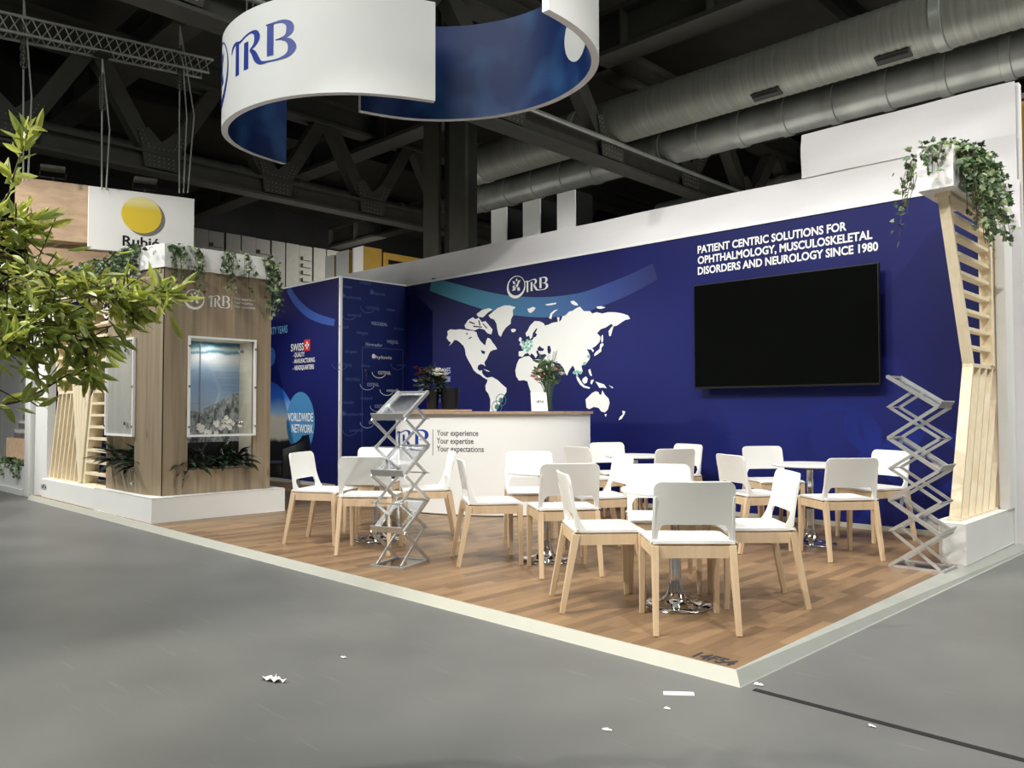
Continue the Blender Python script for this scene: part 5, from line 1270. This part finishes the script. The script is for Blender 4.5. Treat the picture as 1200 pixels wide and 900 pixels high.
def half_ring(P, label, sgn):
    pa = smooth_path(P); cu = [0]
    for i in range(1, len(pa)): cu.append(cu[-1]+(pa[i]-pa[i-1]).length)
    def on(e):
        def f(s, z):
            p, d = along(pa, cu, s); return p+Vector((d.y, -d.x, 0))*sgn*e+Vector((0, 0, z))
        return f
    c = sum(pa, Vector())/len(pa)
    t = thing('hanging_sign', label, 'hanging sign', (c.x, c.y, RZ0))
    n = 80; tk = .075
    mb = MB(); vs = []
    for i in range(n+1):
        s = cu[-1]*i/n
        for e, z in ((0, RZ0), (0, RZ1), (-tk, RZ1), (-tk, RZ0)): vs.append(on(e)(s, z))
    mb.v = vs
    for i in range(n):
        for j in range(4): mb.f.append((4*i+j, 4*i+4+j, 4*i+4+(j+1) % 4, 4*i+(j+1) % 4)); mb.mi.append(1 if j == 2 else 0)
    mb.f += [(0, 1, 2, 3), (4*n+3, 4*n+2, 4*n+1, 4*n)]; mb.mi += [0, 0]
    mb.build('curved_panel', [M['white_paint'], M['ring_blue']], t, smooth=30)
    for fr in (.12, .5, .88):
        p = on(-tk/2)(cu[-1]*fr, RZ1); mb = MB(); mb.tube([p, p+Vector((0, 0, 5.3))], .008, 6); mb.build('suspension_wire', M['steel'], t)
    return t, pa, cu, on
t, pa, cu, on = half_ring(RA, 'left half of the hanging ring sign, white outside with a blue monogram', -1)
def s_px(px): return s_at(pa, cu, px)
# arc length grows from the right end round the left; letters read the other way, so run u backwards
sR = min(s for s in [cu[i] for i in range(len(pa)-1)] if (pa[i := cu.index(s)]-CAM).dot(RT)/(pa[i]-CAM).dot(FW)*FPX+600 <= 342)
sL = min(s for s in [cu[i] for i in range(len(pa)-1)] if (pa[i := cu.index(s)]-CAM).dot(RT)/(pa[i]-CAM).dot(FW)*FPX+600 <= 268.5)
f = on(.004)
mb = MB(); letters(mb, lambda u, z: f(sL-u, z), .04, 4.93, .41, sL-sR-.02); emblem(mb, lambda u, z: f(sL-u, z), -.50, 5.12, .40, .40); mb.build('ring_logo', M['logo_blue'], t)
t, pa, cu, on = half_ring(RB, 'right half of the hanging ring sign, blue inside with a white round emblem', -1)
f = on(-.079)
sC = cu[-1]*.635
mb = MB(); mb.poly(disc_pts(sC, 5.05, .3, .3, 40), lambda a, b: f(a, b)); dd_ = mb.build('round_emblem', M['print_white'], t)
f = on(-.083); mb = MB(); emblem(mb, lambda u, z: f(sC+u, z), 0, 5.07, .24, .24); mb.build('emblem_figure', M['logo_blue'], dd_)

# ================================================================== neighbouring stand on the left with the ball sign
O = CAM+(FW+RT*((100-600)/FPX))*14.0; O.z = 0
FH = Vector((FW.x, FW.y, 0)).normalized(); U = (FH+RT*1.707).normalized(); U.z = 0; U.normalize(); NN = Vector((U.y, -U.x, 0))
def hitp(px, py, o):
    d = FW+RT*((px-600)/FPX)-UP*((py-450)/FPX); return CAM+d*((o-CAM).dot(NN)/d.dot(NN))
def slab(mb, a, b, z0, z1, o, dep):
    """upright slab from along-distance a to b, front at o, running dep away"""
    p = o+U*a; q = o+U*b; bk_ = -NN*dep
    vs = [p+Vector((0, 0, z0)), q+Vector((0, 0, z0)), q+bk_+Vector((0, 0, z0)), p+bk_+Vector((0, 0, z0)), p+Vector((0, 0, z1)), q+Vector((0, 0, z1)), q+bk_+Vector((0, 0, z1)), p+bk_+Vector((0, 0, z1))]
    mb.add(vs, [(0, 3, 2, 1), (4, 5, 6, 7), (0, 1, 5, 4), (1, 2, 6, 5), (2, 3, 7, 6), (3, 0, 4, 7)])
if NN.dot(CAM-O) < 0: NN = -NN
p0 = hitp(100, 217, O); p1 = hitp(228, 233, O); pb0 = hitp(100, 291, O)
sz0, sz1, sw = pb0.z, p0.z, (p1-O).dot(U)
bc = hitp(166, 252, O)
t = thing('ball_sign', 'white square sign with a big yellow ball and black lettering, above the oak tower', 'sign', tuple(bc))
mb = MB(); slab(mb, 0, sw, sz0, sz1, O, .12); sign = mb.build('sign_board', M['white_paint'], t, bevel=.008)
ons = lambda e: (lambda a, z: O+U*a+NN*e+Vector((0, 0, z)))
ba = (bc-O).dot(U); br = .335
mb = MB(); mb.poly(disc_pts(ba+.06, bc.z-.05, br, br, 44), ons(.003)); mb.build('printed_ball_shadow', M['sign_shadow_grey'], sign)
mb = MB(); mb.poly(disc_pts(ba, bc.z, br, br, 44), ons(.006)); mb.build('printed_ball', M['yellow'], sign)
la = (hitp(143.5, 288, O)-O).dot(U); lb = (hitp(187.5, 290, O)-O).dot(U); lz = hitp(160, 289, O).z
mb = MB(); write(mb, 'Rubió', ons(.004), la, lb, lz, .19, .02); mb.build('lettering', M['black'], sign)
O2 = O-NN*.15
t = thing('oak_fascia', 'light oak fascia of the neighbouring stand left of the yellow ball sign', 'fascia', tuple(O2+U*-.6))
a0 = (hitp(18, 206, O2)-O2).dot(U); zf1 = hitp(60, 212, O2).z; zf0 = hitp(95, 284, O2).z
mb = MB(); slab(mb, a0, sw*.8, zf0, zf1, O2, 1.2); mb.build('upper_board', M['fascia_oak'], t)
O3 = O2-NN*.35
mb = MB(); slab(mb, a0+.2, sw*.7, 2.56, zf0-.001, O3, .8); mb.build('lower_board', M['fascia_oak'], t)
for (px, lab) in ((62, 'small black floodlight on top of the oak fascia'), (170, 'small black floodlight on top of the yellow ball sign')):
    o_ = O2 if px < 100 else O
    q = hitp(px, 205, o_); a = (q-o_).dot(U); zt_ = zf1 if px < 100 else sz1
    c = o_+U*a-NN*.06+Vector((0, 0, zt_))
    t = thing('floodlight', lab, 'lamp', tuple(c))
    mb = MB(); mb.bar(c+NN*.02, c+Vector((0, 0, .08))+NN*.02, .03, .03); mb.bar(c+Vector((0, 0, .065))-U*.2+NN*.02, c+Vector((0, 0, .065))+U*.2+NN*.02, .02, .02)
    for s_ in (-1, 1): mb.bar(c+U*.2*s_+Vector((0, 0, .065))+NN*.02, c+U*.2*s_+Vector((0, 0, .16))+NN*.1, .02, .02)
    mb.build('bracket', M['black'], t)
    mb = MB(); mb.bar(c+Vector((0, 0, .2))-U*.19+NN*.14, c+Vector((0, 0, .2))+U*.19+NN*.14, .26, .06, up=(0, 0, 1)); mb.build('lamp_housing', M['steel'], t, bevel=.012)

# neighbour's low parts at the left edge
t = thing('planter_box', 'long white planter box of the neighbouring stand at the left edge', 'planter', (-11.8, .2, 0))
mb = MB(); mb.box((-14.0, .06, .03), (-10.72, .42, .34)); mb.build('box', M['white_paint'], t)
mb = MB(); mb.box((-13.98, .08, .341), (-10.74, .40, .35)); mb.build('soil', M['soil'], t)
ivy('ivy and small leafy plants in the neighbouring planter at the left edge', (-11.8, .2, .35), [((-11.6, .2, .36), (0, -1, .3), .2, 60, .85, .12), ((-11.9, .07, .36), (0, -1, 0), .3, 10, .06, .01)], .07)
mb = MB(); mb.box((-25.2, .03, FZ), (-10.66, 3.5, .028)); struct(mb.build('floor_neighbour', M['white_paint']), 'white platform of the neighbouring stand', 'floor')
mb = MB(); mb.box((-10.62, .05, FZ), (-10.38, .13, 2.6)); mb.box((-10.52, .131, FZ), (-10.42, .9, 2.6)); tag(mb.build('neighbour_post', M['white_paint'], bevel=.004), 'white post at the end of the neighbouring stand', 'post')
t = thing('neighbour_wall', 'white panelled wall of the neighbouring stand with a dark vertical joint', 'wall panel', (-12.5, 2.4, .03))
for k in range(9):
    mb = MB(); x = -25+1.6*k; mb.box((x+.02, 2.4, .029), (x+1.58, 2.46, 2.5)); mb.build('panel', M['white_paint'], t)
mb = MB(); mb.box((-25, 2.47, .029), (-10.55, 2.5, 2.5)); mb.build('backing', M['steel'], t)
t = thing('brochure_display', 'stepped clear brochure display of small grey cards on a beige stand at the left edge', 'brochure display', (-12.1, .9, .03))
bx0 = hit(17, 500, 1, .9).x; bx1 = hit(36, 500, 1, .9).x
mb = MB(); mb.box((bx0-.3, .85, .029), (bx1+.1, 1.3, .62)); mb.build('stand', M['fascia_oak'], t)
for k in range(5):
    z = .62+.16*k; y = .9+.07*k
    for j in range(4):
        x = bx0+(bx1-bx0)*j/4; mb = MB(); mb.box((x+.01, y, z+.012), (x+(bx1-bx0)/4-.01, y+.01, z+.15)); mb.build('card', M['brochure'], t)
    mb = MB(); mb.box((bx0, y-.012, z+.001), (bx1, y-.006, z+.1)); mb.box((bx0, y-.012, z+.001), (bx1, y+.058, z+.006)); mb.build('clear_pocket', M['acrylic'], t)

# ================================================================== tree branch in the left foreground
def at(px, py, d): return CAM+(FW+RT*((px-600)/FPX)-UP*((py-450)/FPX))*d
TD = 2.35
tr = at(-190, 700, TD)
t = thing('foliage_tree', 'leafy green tree reaching into the picture from the left edge', 'tree', (tr.x, tr.y, FZ))
base = Vector((tr.x, tr.y, FZ)); top = at(-150, 250, TD+.1)
mb = MB(); mb.lathe([(0, 0), (.15, 0), (.2, .34), (.2, .36), (.17, .36), (.165, .31), (0, .31)], tuple(base), 28); mb.build('pot', M['upholstery'], t, smooth=40)
tk = MB(); tk.tube([base+Vector((0, 0, .3)), base.lerp(top, .5)+Vector((.03, 0, 0)), top, at(-110, 120, TD)], .032, 10, .012)
l1, l2 = MB(), MB()
def branch(pts, n, spread, r=.005, L=.066, lean=(0, 0), young=.6):
    P = [at(*p) for p in pts]
    q = [Vector(v) for v in bez([tuple(p) for p in P], 8)]
    tk.tube(q, r, 6, r*.35)
    for i in range(int(n*1.25)):
        f = random.uniform(.12, 1.0)**.8; k = f*(len(q)-1); a = int(min(k, len(q)-2)); p = q[a].lerp(q[a+1], k-a); d = (q[a+1]-q[a]).normalized()
        sp_ = spread*(1.15-.75*f)
        o = Vector((random.gauss(0, 1), random.gauss(0, 1), random.gauss(0, .8))).normalized()*abs(random.gauss(0, sp_))
        if o.length > .02 and random.random() < .5: tk.tube([p, p+o*.6, p+o], .0018, 4, caps=False)
        dd = d*.9+Vector((random.gauss(0, .65), random.gauss(0, .65), random.gauss(-.1, .6)))+o.normalized()*.5
        leaf(l1 if random.random() < young else l2, p+o, dd, L*random.uniform(.6, 1.2), LANCE, .72, .3, random.uniform(-.3, .9))
branch([(-150, 330, TD), (-20, 300, TD), (50, 318, TD-.02), (110, 338, TD-.05), (158, 347, TD-.05), (196, 342, TD-.05)], 210, .085)
branch([(-150, 300, TD), (-40, 270, TD+.1), (5, 235, TD+.1), (18, 200, TD+.1), (34, 150, TD+.1)], 34, .03, L=.085)
branch([(-150, 330, TD), (-60, 290, TD), (0, 268, TD), (38, 262, TD)], 170, .09)
branch([(-150, 340, TD), (-40, 330, TD-.1), (30, 345, TD-.1), (80, 370, TD-.1), (122, 408, TD-.1)], 180, .085, young=.4)
branch([(-150, 360, TD), (-60, 370, TD-.15), (0, 372, TD-.15), (40, 380, TD-.15), (66, 400, TD-.15)], 120, .08, young=.35)
branch([(-150, 420, TD), (-50, 400, TD-.2), (0, 410, TD-.2), (22, 392, TD-.2)], 50, .06, young=.4)
branch([(-150, 450, TD), (-30, 472, TD-.1), (15, 472, TD-.1), (48, 458, TD-.1), (78, 440, TD-.1), (108, 430, TD-.1)], 34, .03, L=.072, young=.5)
branch([(-60, 400, TD), (10, 400, TD-.2), (36, 420, TD-.2), (48, 452, TD-.2)], 16, .03, young=.4)
branch([(60, 380, TD-.1), (92, 402, TD-.1), (104, 425, TD-.1), (108, 440, TD-.1)], 44, .05, young=.4)
branch([(90, 335, TD-.05), (120, 345, TD-.05), (145, 362, TD-.05), (160, 372, TD-.05)], 54, .04, young=.9, L=.06)
tk.build('branches', M['bark'], t, smooth=60, fix=False); a = l1.build('fresh_leaves', M['leaf_tree'], t, fix=False); b = l2.build('older_leaves', M['leaf_tree2'], t, fix=False)

# ================================================================== litter on the hall floor
def scrap(px, py, r, label, m=None, flat=.35, name='paper_scrap'):
    c = hit(px, py, 2, FZ); mb = MB(); n = 9; mb.grid(lambda u, v: c+Vector(((u-.5)*2*r*(1+.3*math.sin(9*u+5*v+px)), (v-.5)*1.2*r*(1+.3*math.cos(7*v+4*u)), .003+r*flat*abs(math.sin(7*u+px)*math.cos(6*v+py)))), n, n)
    tag(mb.build(name, m or M['paper'], fix=True), label, 'paper scrap', 'paper scraps on the hall floor')
scrap(321, 798, .045, 'crumpled white tissue on the hall floor at left centre')
scrap(403, 771, .012, 'tiny white scrap on the hall floor right of the crumpled tissue')
scrap(712, 856, .014, 'tiny white scrap on the hall floor at the lower centre')
scrap(782, 831, .012, 'tiny white scrap on the hall floor below the torn label')
scrap(1022, 852, .012, 'tiny white scrap on the hall floor beside the service channel')
scrap(889, 803, .018, 'white scrap of tape by the platform corner')
c = hit(795, 813, 2, FZ); d = hit(813, 813.5, 2, FZ)-c; d.z = 0; d2 = Vector((-d.y, d.x, 0)).normalized()*.02
mb = MB(); mb.add([c-d-d2+Vector((0, 0, .002)), c+d-d2+Vector((0, 0, .002)), c+d*1.05+d2+Vector((0, 0, .002)), c-d*.95+d2+Vector((0, 0, .002)), c-d-d2, c+d-d2, c+d*1.05+d2, c-d*.95+d2], [(0, 1, 2, 3), (0, 1, 5, 4), (1, 2, 6, 5), (2, 3, 7, 6), (3, 0, 4, 7)])
tag(mb.build('torn_label', M['paper']), 'torn white strip label stuck on the hall floor below the platform corner', 'label')
